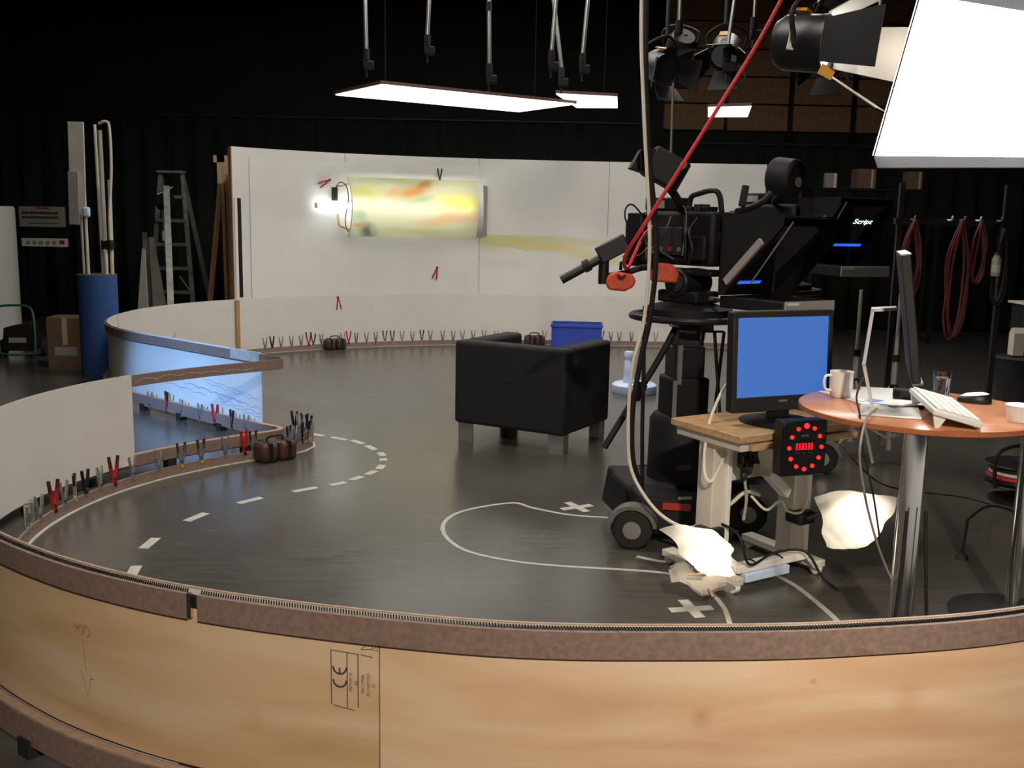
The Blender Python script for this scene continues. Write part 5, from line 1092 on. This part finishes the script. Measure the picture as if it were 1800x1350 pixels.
tag(MB().tube([(0.9, 4.35, 0.28), (1.0, 4.2, 0.26), (1.06, 4.2, 0.12), (1.2, 4.33, 0.13), (1.35, 4.36, 0.13), (1.42, 4.3, 0.03), (1.46, 4.2, 0.01)], 0.006, 8).build('lamp_cable', 'black'), 'black lamp cable wound round the lower bar of the trolley', 'cable')
ft = thing('folding_stand', 'thin black music-stand frame between pedestal and monitor', 'stand', (1.16, 6.2, 0))
MB().box((0.0, 0, 0.93), (0.32, 0.012, 0.014)).build('bar', 'black', ft); MB().box((0.05, -0.01, 0.955), (0.08, 0.03, 0.05)).build('clamp_block', 'black', ft, bevel=0.006)
for x in (0.03, 0.16): MB().cyl((x, 0, 0.93), (x - 0.05, 0.05, 0.0), 0.011, n=8).build('leg', 'black', ft)
MB().cyl((0.1, 0, 0.93), (0.16, -0.25, 0.0), 0.011, n=8).build('leg', 'black', ft)

# ------------------------------------------------------------------ left background
rl_ = thing('paper_roll', 'big upright roll of white paper at the left edge', 'paper roll', (-6.40, 12.1, 0))
MB().lathe([(0.045, 0.0), (0.36, 0.0), (0.36, 1.62), (0.34, 1.64), (0.045, 1.64)], n=40).build('roll', 'paper', rl_); MB().lathe([(0.03, -0.0), (0.044, 0.0), (0.044, 1.67), (0.03, 1.67)], n=20).build('core', 'cardboard', rl_)
cp = thing('control_panel', 'grey control panel with rows of switches and a white strip of dials', 'control panel', (-6.54, 14.0, 0))
MB().box2((-0.36, 0.02, 0.0), (-0.31, 0.07, 1.7)).build('post', 'black', cp); MB().box2((0.27, 0.02, 0.0), (0.32, 0.07, 1.7)).build('post', 'black', cp)
for x in (-0.335, 0.295): MB().box2((x - 0.03, -0.3, 0.0), (x + 0.03, 0.4, 0.03)).build('foot', 'black', cp)
MB().box2((-0.33, -0.05, 1.37), (0.29, 0.019, 1.65)).build('upper_box', 'panelgrey', cp, bevel=0.006)
MB().box2((-0.31, -0.06, 1.10), (0.31, 0.019, 1.215)).build('lower_box', 'white', cp, bevel=0.006)
MB().box2((-0.30, -0.02, 1.22), (0.27, 0.019, 1.365)).build('dark_box', 'black', cp)
MB().box2((-0.08, -0.0515, 1.618), (0.10, -0.0505, 1.642)).build('red_title', 'redplastic', cp)
for rw in range(2):
    for c in range(14):
        if rw == 0 and c == 0: sw = MB().box((0, 0, 0), (0.018, 0.012, 0.024)).build('switch', 'black', cp); o = sw
        else: o = sw.copy(); COL.objects.link(o)
        o.location = (-0.26 + c * 0.036, -0.057, 1.565 - rw * 0.06)
MB().box2((-0.2, -0.0515, 1.415), (0.2, -0.0505, 1.425)).build('scale_line', 'black', cp)
for c in range(5): MB().cyl((-0.21 + c * 0.09, -0.0605, 1.157), (-0.21 + c * 0.09, -0.068, 1.157), 0.027, n=16).build('dial', 'panelgrey', cp)
MB().box2((0.22, -0.0615, 1.14), (0.29, -0.0605, 1.19)).build('red_mark', 'redplastic', cp)
bc = thing('blue_tube', 'upright blue carpet-covered tube holding white poles', 'tube', (-4.07, 9.75, 0))
MB().lathe([(0.16, 0.0), (0.182, 0.0), (0.182, 0.99), (0.16, 0.99), (0.16, 0.03), (0.0, 0.03)], n=36).build('wall', 'bluefoam', bc); MB().lathe([(0.159, 0.9895), (0.183, 0.9895), (0.183, 0.996), (0.159, 0.996)], n=36).build('rim', 'cardboard', bc)
def pole(p0, p1, r, label, mat='cream', box=None):
    d = Vector(p1) - Vector(p0); c = (Vector(p0) + Vector(p1)) / 2
    if box: m = MB().box(c, (box[0], box[1], d.length), d.to_track_quat('Z', 'Y').to_matrix())
    else: m = MB().cyl(p0, p1, r, n=12)
    return tag(m.build('white_pole' if not box else 'white_board', mat, bevel=0.003 if box else 0), label, 'pole' if not box else 'board', 'white poles and boards in the blue tube')
pole((-4.13, 9.7, 0.03), (-4.135, 9.7, 2.35), 0.016, 'white pole at the left in the blue tube')
pole((-4.19, 9.75, 0.03), (-4.20, 9.75, 2.0), 0.012, 'thin white pole second from left in the blue tube')
pole((-3.965, 9.72, 0.03), (-3.965, 9.72, 2.36), 0.02, 'white pole at the right in the blue tube')
pole((-3.945, 9.78, 0.03), (-3.92, 9.78, 1.9), 0.018, 'white pole beside the right pole in the blue tube')
tag(MB().box((-3.95, 9.745, 1.28), (0.10, 0.09, 0.09)).build('black_tape_band', 'black', bevel=0.01), 'band of black tape round the two right poles', 'tape')
pole((-4.02, 9.80, 0.03), (-4.045, 9.80, 2.42), 0.015, 'white pole in the middle of the blue tube')
bd = tag(MB().box((-4.175, 9.665, 2.0), (0.15, 0.02, 0.86), (0, R(1.2), 0)).build('white_board', 'cream', bevel=0.004), 'wide white board tied high on the poles above the blue tube', 'board')
tag(MB().box((-4.21, 9.64, 1.72), (0.10, 0.015, 0.50), (0, R(1.2), 0)).build('grey_board', 'panelgrey', bevel=0.004), 'short greyish board overlapping the wide white board', 'board')
tag(MB().box((-4.105, 9.66, 1.59), (0.07, 0.05, 0.10)).build('tape_lump', 'bluewhite', bevel=0.02), 'pale bluish lump of tape on the pole below the white board', 'tape')
tag(MB().tube([(-3.965, 9.70, 2.42), (-3.90, 9.70, 2.44), (-3.865, 9.70, 2.38), (-3.865, 9.70, 2.0), (-3.90, 9.70, 1.6), (-3.905, 9.70, 1.33)], 0.014, 8).build('bent_strip', 'cream'), 'pale bent strip hooked over the tall poles', 'strip')
ln_ = pole((-3.62, 10.5, 0.0), (-4.0, 11.6, 1.9), 0.02, 'long grey board leaning right of the blue tube', 'ladder', (0.07, 0.025)); ln_['group'] = 'leaning boards'
ln2 = tag(MB().prism([(-0.09, 0), (0.09, 0), (0.03, 1.2), (0.0, 1.22)], 0.02, Matrix.Translation((-3.98, 10.6, 0.003)) @ Matrix.Rotation(R(84), 4, 'X')).build('tapered_board', 'panelgrey'), 'short tapered grey board leaning beside the blue tube', 'board')
cb2 = thing('cardboard_box', 'brown cardboard box left of the blue tube', 'box', (-4.62, 10.3, 0), R(8))
MB().box2((-0.17, -0.17, 0), (0.2, 0.17, 0.52)).build('body', 'cardboard', cb2, bevel=0.004); MB().box2((-0.1, -0.1715, 0.13), (0.12, -0.1705, 0.22)).build('label', 'panelgrey', cb2); MB().box2((-0.02, -0.1715, 0.24), (0.03, -0.1705, 0.52)).build('tape', 'palewood', cb2)
# hand cart compressor
hc = thing('compressor_cart', 'dark machine in a green tubular hand cart at the left', 'cart', (-5.42, 10.9, 0), R(6))
MB().hexa([(-0.16, -0.14, 0.08), (0.17, -0.14, 0.08), (0.17, 0.14, 0.08), (-0.16, 0.14, 0.08)], [(-0.14, -0.12, 0.33), (0.16, -0.12, 0.40), (0.16, 0.12, 0.40), (-0.14, 0.12, 0.33)]).build('housing', 'black', hc, bevel=0.012)
MB().tube([(-0.18, -0.15, 0.05), (-0.19, -0.13, 0.3), (-0.2, -0.08, 0.52), (-0.15, -0.06, 0.565), (0.08, -0.06, 0.565), (0.16, -0.08, 0.5), (0.19, -0.13, 0.3), (0.19, -0.15, 0.05)], 0.014, 8).build('tube_frame', 'green', hc)
MB().tube([(-0.19, -0.2, 0.06), (0.0, -0.23, 0.05), (0.19, -0.2, 0.06)], 0.012, 8).build('lower_bar', 'green', hc)
for sg in (-1, 1): MB().cyl((sg * 0.2, 0.08, 0.09), (sg * 0.24, 0.08, 0.09), 0.09, n=20).build('wheel', 'rubber', hc)
for sg in (-1, 1): MB().box2((sg * 0.17 - 0.02, -0.2, 0.0), (sg * 0.17 + 0.02, -0.12, 0.06)).build('foot', 'rubber', hc)
MB().box2((-0.08, -0.1425, 0.17), (0.1, -0.136, 0.225)).build('name_plate', 'panelgrey', hc)
tk = thing('small_pump', 'small grey and black fitting beside the green hand cart', 'fitting', (-5.74, 10.75, 0))
MB().lathe([(0, 0), (0.06, 0), (0.06, 0.1), (0.03, 0.14), (0, 0.14)], n=18).build('body', 'greymetal', tk); MB().lathe([(0, 0.14), (0.04, 0.14), (0.045, 0.2), (0.03, 0.25), (0, 0.25)], n=16).build('cap', 'black', tk)
# aluminium step ladder
ld_ = thing('step_ladder', 'grey aluminium step ladder behind the far white sheet', 'ladder', (-4.33, 13.0, 0))
def rail(x0, x1, y0, y1, nm, zt=2.1): return MB().hexa([(x0 - 0.03, y0 - 0.012, 0), (x0 + 0.03, y0 - 0.012, 0), (x0 + 0.03, y0 + 0.012, 0), (x0 - 0.03, y0 + 0.012, 0)], [(x1 - 0.025, y1 - 0.012, zt), (x1 + 0.025, y1 - 0.012, zt), (x1 + 0.025, y1 + 0.012, zt), (x1 - 0.025, y1 + 0.012, zt)]).build(nm, 'ladder', ld_)
rail(-0.33, -0.22, -0.35, 0.0, 'rail'); rail(0.28, 0.06, -0.35, 0.0, 'rail'); rail(-0.33, -0.22, 0.55, 0.03, 'rear_rail', 2.05); rail(0.28, 0.06, 0.55, 0.03, 'rear_rail', 2.05)
for i in range(6):
    z = 0.3 + i * 0.3; f = z / 2.1; MB().box2((-0.33 + 0.11 * f, -0.40 + 0.35 * f, z - 0.02), (0.28 - 0.22 * f, -0.31 + 0.35 * f, z + 0.02)).build('step', 'ladder', ld_)
MB().box2((-0.25, -0.06, 2.1), (0.09, 0.06, 2.13)).build('top_cap', 'ladder', ld_)
MB().cyl((0.22, -0.2, 0.55), (0.05, -0.22, 0.8), 0.012, n=8).build('brace', 'ladder', ld_)
lo_ = thing('lamp_on_pole', 'black lamp head on a steel pole in front of the ladder', 'lamp', (-4.24, 12.35, 0))
MB().cyl((0, 0, 0.02), (0, 0, 1.55), 0.012, n=12).build('pole', 'ladder', lo_); MB().lathe([(0, 0), (0.18, 0), (0.18, 0.012), (0.03, 0.03), (0, 0.03)], n=28).build('base', 'black', lo_)
MB().cyl((-0.13, -0.02, 1.72), (0.05, -0.03, 1.78), 0.1, n=20).build('head', 'black', lo_, bevel=0.01)
MB().box((0.04, -0.1, 1.88), (0.12, 0.03, 0.02), (0, R(-25), 0)).build('yellow_handle', 'amber', lo_); MB().box((-0.03, -0.105, 1.84), (0.14, 0.01, 0.012), (0, R(-22), 0)).build('pale_edge', 'cream', lo_)
MB().tube([(0, 0, 1.55), (0, 0.02, 1.62), (-0.04, 0.0, 1.68)], 0.02, 8).build('yoke', 'black', lo_)
MB().cyl((-0.06, -0.02, 1.26), (-0.06, -0.02, 1.38), 0.025, n=12).build('paper_cup', 'cream', lo_)
for i, (x, z0, tilt, lab) in enumerate(((-4.62, 1.35, 3, 'pale narrow board leaning left of the ladder'), (-4.40, 1.3, 6, 'broad dusty board leaning inside the ladder'))):
    tag(MB().prism([(-0.05 - 0.05 * i, 0), (0.05 + 0.07 * i, 0), (0.03, z0), (-0.03, z0)], 0.02, Matrix.Translation((x, 12.65 - 0.2 * i, 0.003)) @ Matrix.Rotation(R(86), 4, 'X') @ Matrix.Rotation(R(tilt), 4, 'Z')).build('leaning_board', 'panelgrey'), lab, 'board', 'leaning boards')
# timber brace behind the end of the flats
br = thing('timber_brace', 'pine A-frame brace propping the left end of the tall flats', 'brace', (-3.55, 12.0, 0))
def stick(a, b, w1=0.055, d1=0.035, mt='timber', nm='strut'):
    a, b = Vector(a), Vector(b); d = b - a; return MB().box((a + b) / 2, (w1, d1, d.length), d.to_track_quat('Z', 'Y').to_matrix()).build(nm, mt, br)
stick((-0.22, 0.15, 0.0), (0.05, 0.02, 1.95)); stick((0.1, 0.0, 0.0), (0.085, 0.0, 1.95)); stick((0.17, -0.05, 0.0), (0.155, -0.05, 2.05), 0.05)
MB().box2((0.01, 0.03, 1.85), (0.16, 0.05, 2.28)).build('gusset', 'palewood', br); MB().box2((-0.03, 0.03, 2.2), (0.1, 0.05, 2.28)).build('cap_piece', 'palewood', br)

# ------------------------------------------------------------------ overhead: bounce boards made to glow, hangers, lamps
def glow_board(c4, z, label, hang):  # hung bounce boards, no lamps; reflected light is given as their own glow
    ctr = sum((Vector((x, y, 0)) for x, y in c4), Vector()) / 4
    r = thing('glowing_bounce_board', label, 'bounce board', (ctr.x, ctr.y, z), 0, 'overhead bounce boards made to glow')
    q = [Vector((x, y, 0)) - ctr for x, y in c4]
    MB().hexa(q, [p + Vector((0, 0, 0.012)) for p in q]).build('glow_face', 'boardglow', r)
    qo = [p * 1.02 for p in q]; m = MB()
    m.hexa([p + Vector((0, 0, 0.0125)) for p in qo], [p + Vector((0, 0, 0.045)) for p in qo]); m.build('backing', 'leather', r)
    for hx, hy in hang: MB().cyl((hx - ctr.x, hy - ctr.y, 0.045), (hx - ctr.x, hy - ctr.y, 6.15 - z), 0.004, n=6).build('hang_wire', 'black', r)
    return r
glow_board([(-1.36, 10.34), (0.65, 11.71), (0.02, 12.63), (-1.99, 11.26)], 2.9, 'long white bounce board made to glow, hanging above the set, the left one', [(-1.4, 10.9), (0.2, 12.0)])
glow_board([(0.42, 11.18), (1.10, 11.36), (1.21, 12.40), (0.72, 12.46)], 2.945, 'smaller white bounce board made to glow, hanging right of the long one', [(1.0, 11.9)])
glow_board([(2.19, 11.8), (2.64, 11.6), (2.85, 12.7), (2.38, 12.79)], 2.9, 'small white bounce board made to glow, hanging near the red cable', [(2.5, 12.2)])
def hanger(x, y, z0, tilt, label, r0=0.019, joint=0):
    r = thing('hanging_pole', label, 'pole', (x, y, z0), 0, 'metal poles hanging from the studio grid')
    top = 6.15 - z0
    MB().cyl((0, 0, 0.0), (tilt * top, 0, top), r0, n=10).build('rod', 'alu', r)
    MB().cyl((0, 0, -0.09), (0, 0, 0.0), 0.03, n=10).build('socket', 'black', r); MB().box((0.02, 0, -0.13), (0.09, 0.05, 0.07)).build('clamp', 'black', r, bevel=0.008)
    MB().cyl((0, 0, -0.23), (0, 0, -0.165), 0.01, n=8).build('spigot', 'darkgrey', r)
    if joint: MB().cyl((tilt * joint, 0, joint), (tilt * (joint + .07), 0, joint + 0.07), 0.026, n=10).build('joint', 'black', r)
    return r
for (x, y, z, tl_, lab, jn) in ((-1.32, 9.0, 3.03, -0.02, 'thin metal pole hanging at the far left of the row', 0), (-0.79, 9.0, 3.16, 0.05, 'metal pole hanging second from the left in the row', 0), (-0.25, 9.0, 2.93, -0.02, 'longest metal pole with a dark joint in the middle of the row', 0.44), (0.29, 9.0, 3.05, 0.06, 'metal pole crossing in front of another slanting pole', 0), (0.40, 9.5, 2.98, -0.15, 'slanting metal pole crossing behind a straight one', 0), (0.56, 9.0, 3.03, 0.07, 'metal pole hanging at the right of the row near the white cable', 0)):
    hanger(x, y, z, tl_, lab, joint=jn)
for (x, y, z, tl_, lab) in ((1.17, 7.6, 3.05, 0.0, 'short thick pole above the small chrome lamp'), (1.45, 7.2, 2.80, 0.10, 'bright thin pole hanging left of the red cable'), (1.85, 8.2, 3.2, 0.0, 'faint thin pole hanging behind the red cable'), (2.42, 7.0, 3.0, 0.0, 'thin pole hanging above the open fresnel lamp')):
    hanger(x, y, z, tl_, lab, 0.014)
# grid pipes under the ceiling
for i, y in enumerate((4.6, 7.2, 9.1, 11.8)):
    tag(MB().cyl((-6.5, y, 6.15), (6.5, y, 6.15), 0.025, n=10).build('grid_pipe', 'black'), ['black grid pipe above the nearer camera', 'black grid pipe above the armchair', 'black grid pipe above the row of hanging poles', 'black grid pipe above the glowing bounce boards'][i], 'pipe', 'pipes of the lighting grid')

def fresnel(loc, aim, label, size=1.0, lit=0.0, spot=None, col=(1.0, 0.86, 0.68), doors=True, bodymat='blackplastic', tagmat='amber', angle=60):
    r = thing('fresnel_lamp', label, 'lamp', loc)
    d = (Vector(aim) - Vector(loc)).normalized(); q = d.to_track_quat('-Z', 'Y').to_matrix()     # local -z = beam
    def P(p): return q @ (Vector(p) * size)
    m = MB(); n = 24
    for prof, nm, mt in (([(0.0, 0.20), (0.09, 0.20), (0.115, 0.16), (0.12, 0.0), (0.125, -0.02), (0.11, -0.02), (0.105, 0.0), (0.0, 0.0)], 'housing', bodymat),):
        vs_ = [P((a * math.cos(2 * math.pi * k / n), a * math.sin(2 * math.pi * k / n), z)) for a, z in prof for k in range(n)]
        fs = [(i * n + k, i * n + (k + 1) % n, (i + 1) * n + (k + 1) % n, (i + 1) * n + k) for i in range(len(prof) - 1) for k in range(n)]
        MB().add(vs_, fs).build(nm, mt, r)
    MB().cyl(P((0, 0, -0.001)), P((0, 0, -0.008)), 0.10 * size, n=24).build('lens', 'lensglow' if lit else 'glass', r)
    if doors:
        for k in range(4):
            a = R(90 * k); c, s_ = math.cos(a), math.sin(a); wd, ex = 0.085, (0.26 if lit else 0.15)
            def Q(u, o, z): return P((c * o - s_ * u, s_ * o + c * u, z))
            quad = [(-wd, 0.115, -0.022), (wd, 0.115, -0.022), (wd * 1.35, 0.10 + ex * 0.6, -0.022 - ex), (-wd * 1.35, 0.10 + ex * 0.6, -0.022 - ex)]
            A = [Q(*p) for p in quad]; B = [Q(u, o + 0.006, z) for u, o, z in quad]; bdo = MB().hexa(A, B).build('barn_door', 'black' if lit else bodymat, r)
            if lit: MB().hexa([Q(u, o - 0.004, z) for u, o, z in quad], [Q(u, o - 0.001, z) for u, o, z in quad]).build('lit_door_face', 'white', bdo)  # white plate added so the door's inner side looks lit
    m = MB(); m.tube([P((0.135, 0, 0.09)), Vector(P((0.15, 0, 0.09))) + Vector((0, 0, 0.12 * size)), Vector((0, 0, 0.24 * size)), Vector(P((-0.15, 0, 0.09))) + Vector((0, 0, 0.12 * size)), P((-0.135, 0, 0.09))], 0.011 * size, 6); m.build('yoke', 'black', r)
    MB().cyl((0, 0, 0.24 * size), (0, 0, 6.14 - loc[2]), 0.014, n=8).build('drop_rod', 'darkgrey', r)
    MB().box(P((0.0, 0.13, 0.11)), (0.09 * size, 0.012 * size, 0.06 * size), q).build('marker_tag', tagmat, r)
    if spot:
        l = bpy.data.lights.new('fresnel_beam', 'SPOT'); l.energy = spot; l.color = col; l.spot_size = R(angle); l.spot_blend = 0.6; l.shadow_soft_size = 0.09 * size
        lo = bpy.data.objects.new('fresnel_beam', l); COL.objects.link(lo); lo.parent = r; lo.location = P((0, 0, -0.012)); lo.rotation_mode = 'QUATERNION'; lo.rotation_quaternion = d.to_track_quat('-Z', 'Y')
    return r
fz0 = fresnel((1.47, 5.0, 2.46), (2.32, 4.48, 2.36), 'lit fresnel lamp with open barn doors left of the softbox', 1.15, 1, W_FRESNEL, angle=110)
MB().box((-0.12, 0.0, 0.0), (0.13, 0.10, 0.09), (0, R(8), 0)).build('pale_box', 'cream', fz0, bevel=0.004); MB().box((-0.02, -0.14, -0.15), (0.07, 0.01, 0.05), (0, R(25), 0)).build('amber_filter', 'amber', fz0)
fz = fresnel((1.0, 7.0, 2.62), (1.3, 6.3, 2.35), 'small chrome-edged lamp with glinting doors above the camera viewfinder', 0.9, 0, bodymat='darkgrey')
fresnel((1.45, 7.3, 2.76), (1.1, 6.4, 2.0), 'dark round lamp hanging left of the red cable', 0.9)
fresnel((2.15, 7.2, 2.72), (1.6, 6.2, 2.0), 'dark lamp with an amber tag hanging below the open fresnel', 0.9)
fresnel((1.95, 6.6, 2.92), (1.2, 6.6, 2.2), 'dark lamp with an amber stripe hanging right of the red cable', 0.9)
fresnel((1.18, 7.7, 2.82), (1.0, 8.6, 2.0), 'dark lamp hanging from the short thick pole', 0.9)
MB().cyl((0.04, -0.1, -0.1), (0.045, -0.1, -0.56), 0.009, n=8).build('drop_pole', 'alu', fz); MB().cyl((0.045, -0.1, -0.6), (0.045, -0.1, -0.56), 0.016, n=8).build('pole_end', 'black', fz)
# lamps out of frame that light the place, then added overhead fill
fresnel((0.7, -2.2, 4.3), (0.85, 2.9, 0.5), 'fresnel lamp hanging behind the viewer, aimed at the plywood barrier', 1.2, 1, W_PLY, (1.0, 0.87, 0.72), angle=62)
fresnel((-5.2, 3.6, 3.4), (-2.55, 7.45, 0.3), 'daylight fresnel lamp hanging at the far left, aimed at the inward bend', 1.2, 1, W_BLUE, (0.23, 0.50, 1.0), angle=24)
def overhead(x, y, z, w1, d1, label):  # unseen fill lights put in to brighten the set, built like softlights
    r = thing('added_fill_light', label, 'lamp', (x, y, z), 0, 'added overhead fill lights')
    MB().box2((-w1 / 2, -d1 / 2, 0), (w1 / 2, d1 / 2, 0.01)).build('glow_face', 'fillface', r)
    m = MB()
    for sg in (-1, 1): m.box2((-w1 / 2 - 0.02, sg * (d1 / 2 + 0.002), -0.02), (w1 / 2 + 0.02, sg * (d1 / 2 + 0.02), 0.12)); m.box2((sg * (w1 / 2 + 0.002), -d1 / 2, -0.02), (sg * (w1 / 2 + 0.02), d1 / 2, 0.12))
    m.build('frame', 'black', r); MB().box2((-w1 / 2, -d1 / 2, 0.1205), (w1 / 2, d1 / 2, 0.15)).build('lid', 'black', r)
    for sg in (-1, 1): MB().cyl((sg * w1 * 0.35, 0, 0.15), (sg * w1 * 0.35, 0, 6.14 - z), 0.012, n=8).build('drop_rod', 'black', r)
overhead(-1.0, 9.1, 4.9, 2.2, 1.4, 'added unseen fill light above the middle of the set')
overhead(1.8, 9.1, 4.9, 2.2, 1.4, 'added unseen fill light above the right of the set')
overhead(-0.9, 4.9, 4.9, 2.4, 1.5, 'added unseen fill light above the near side of the set')
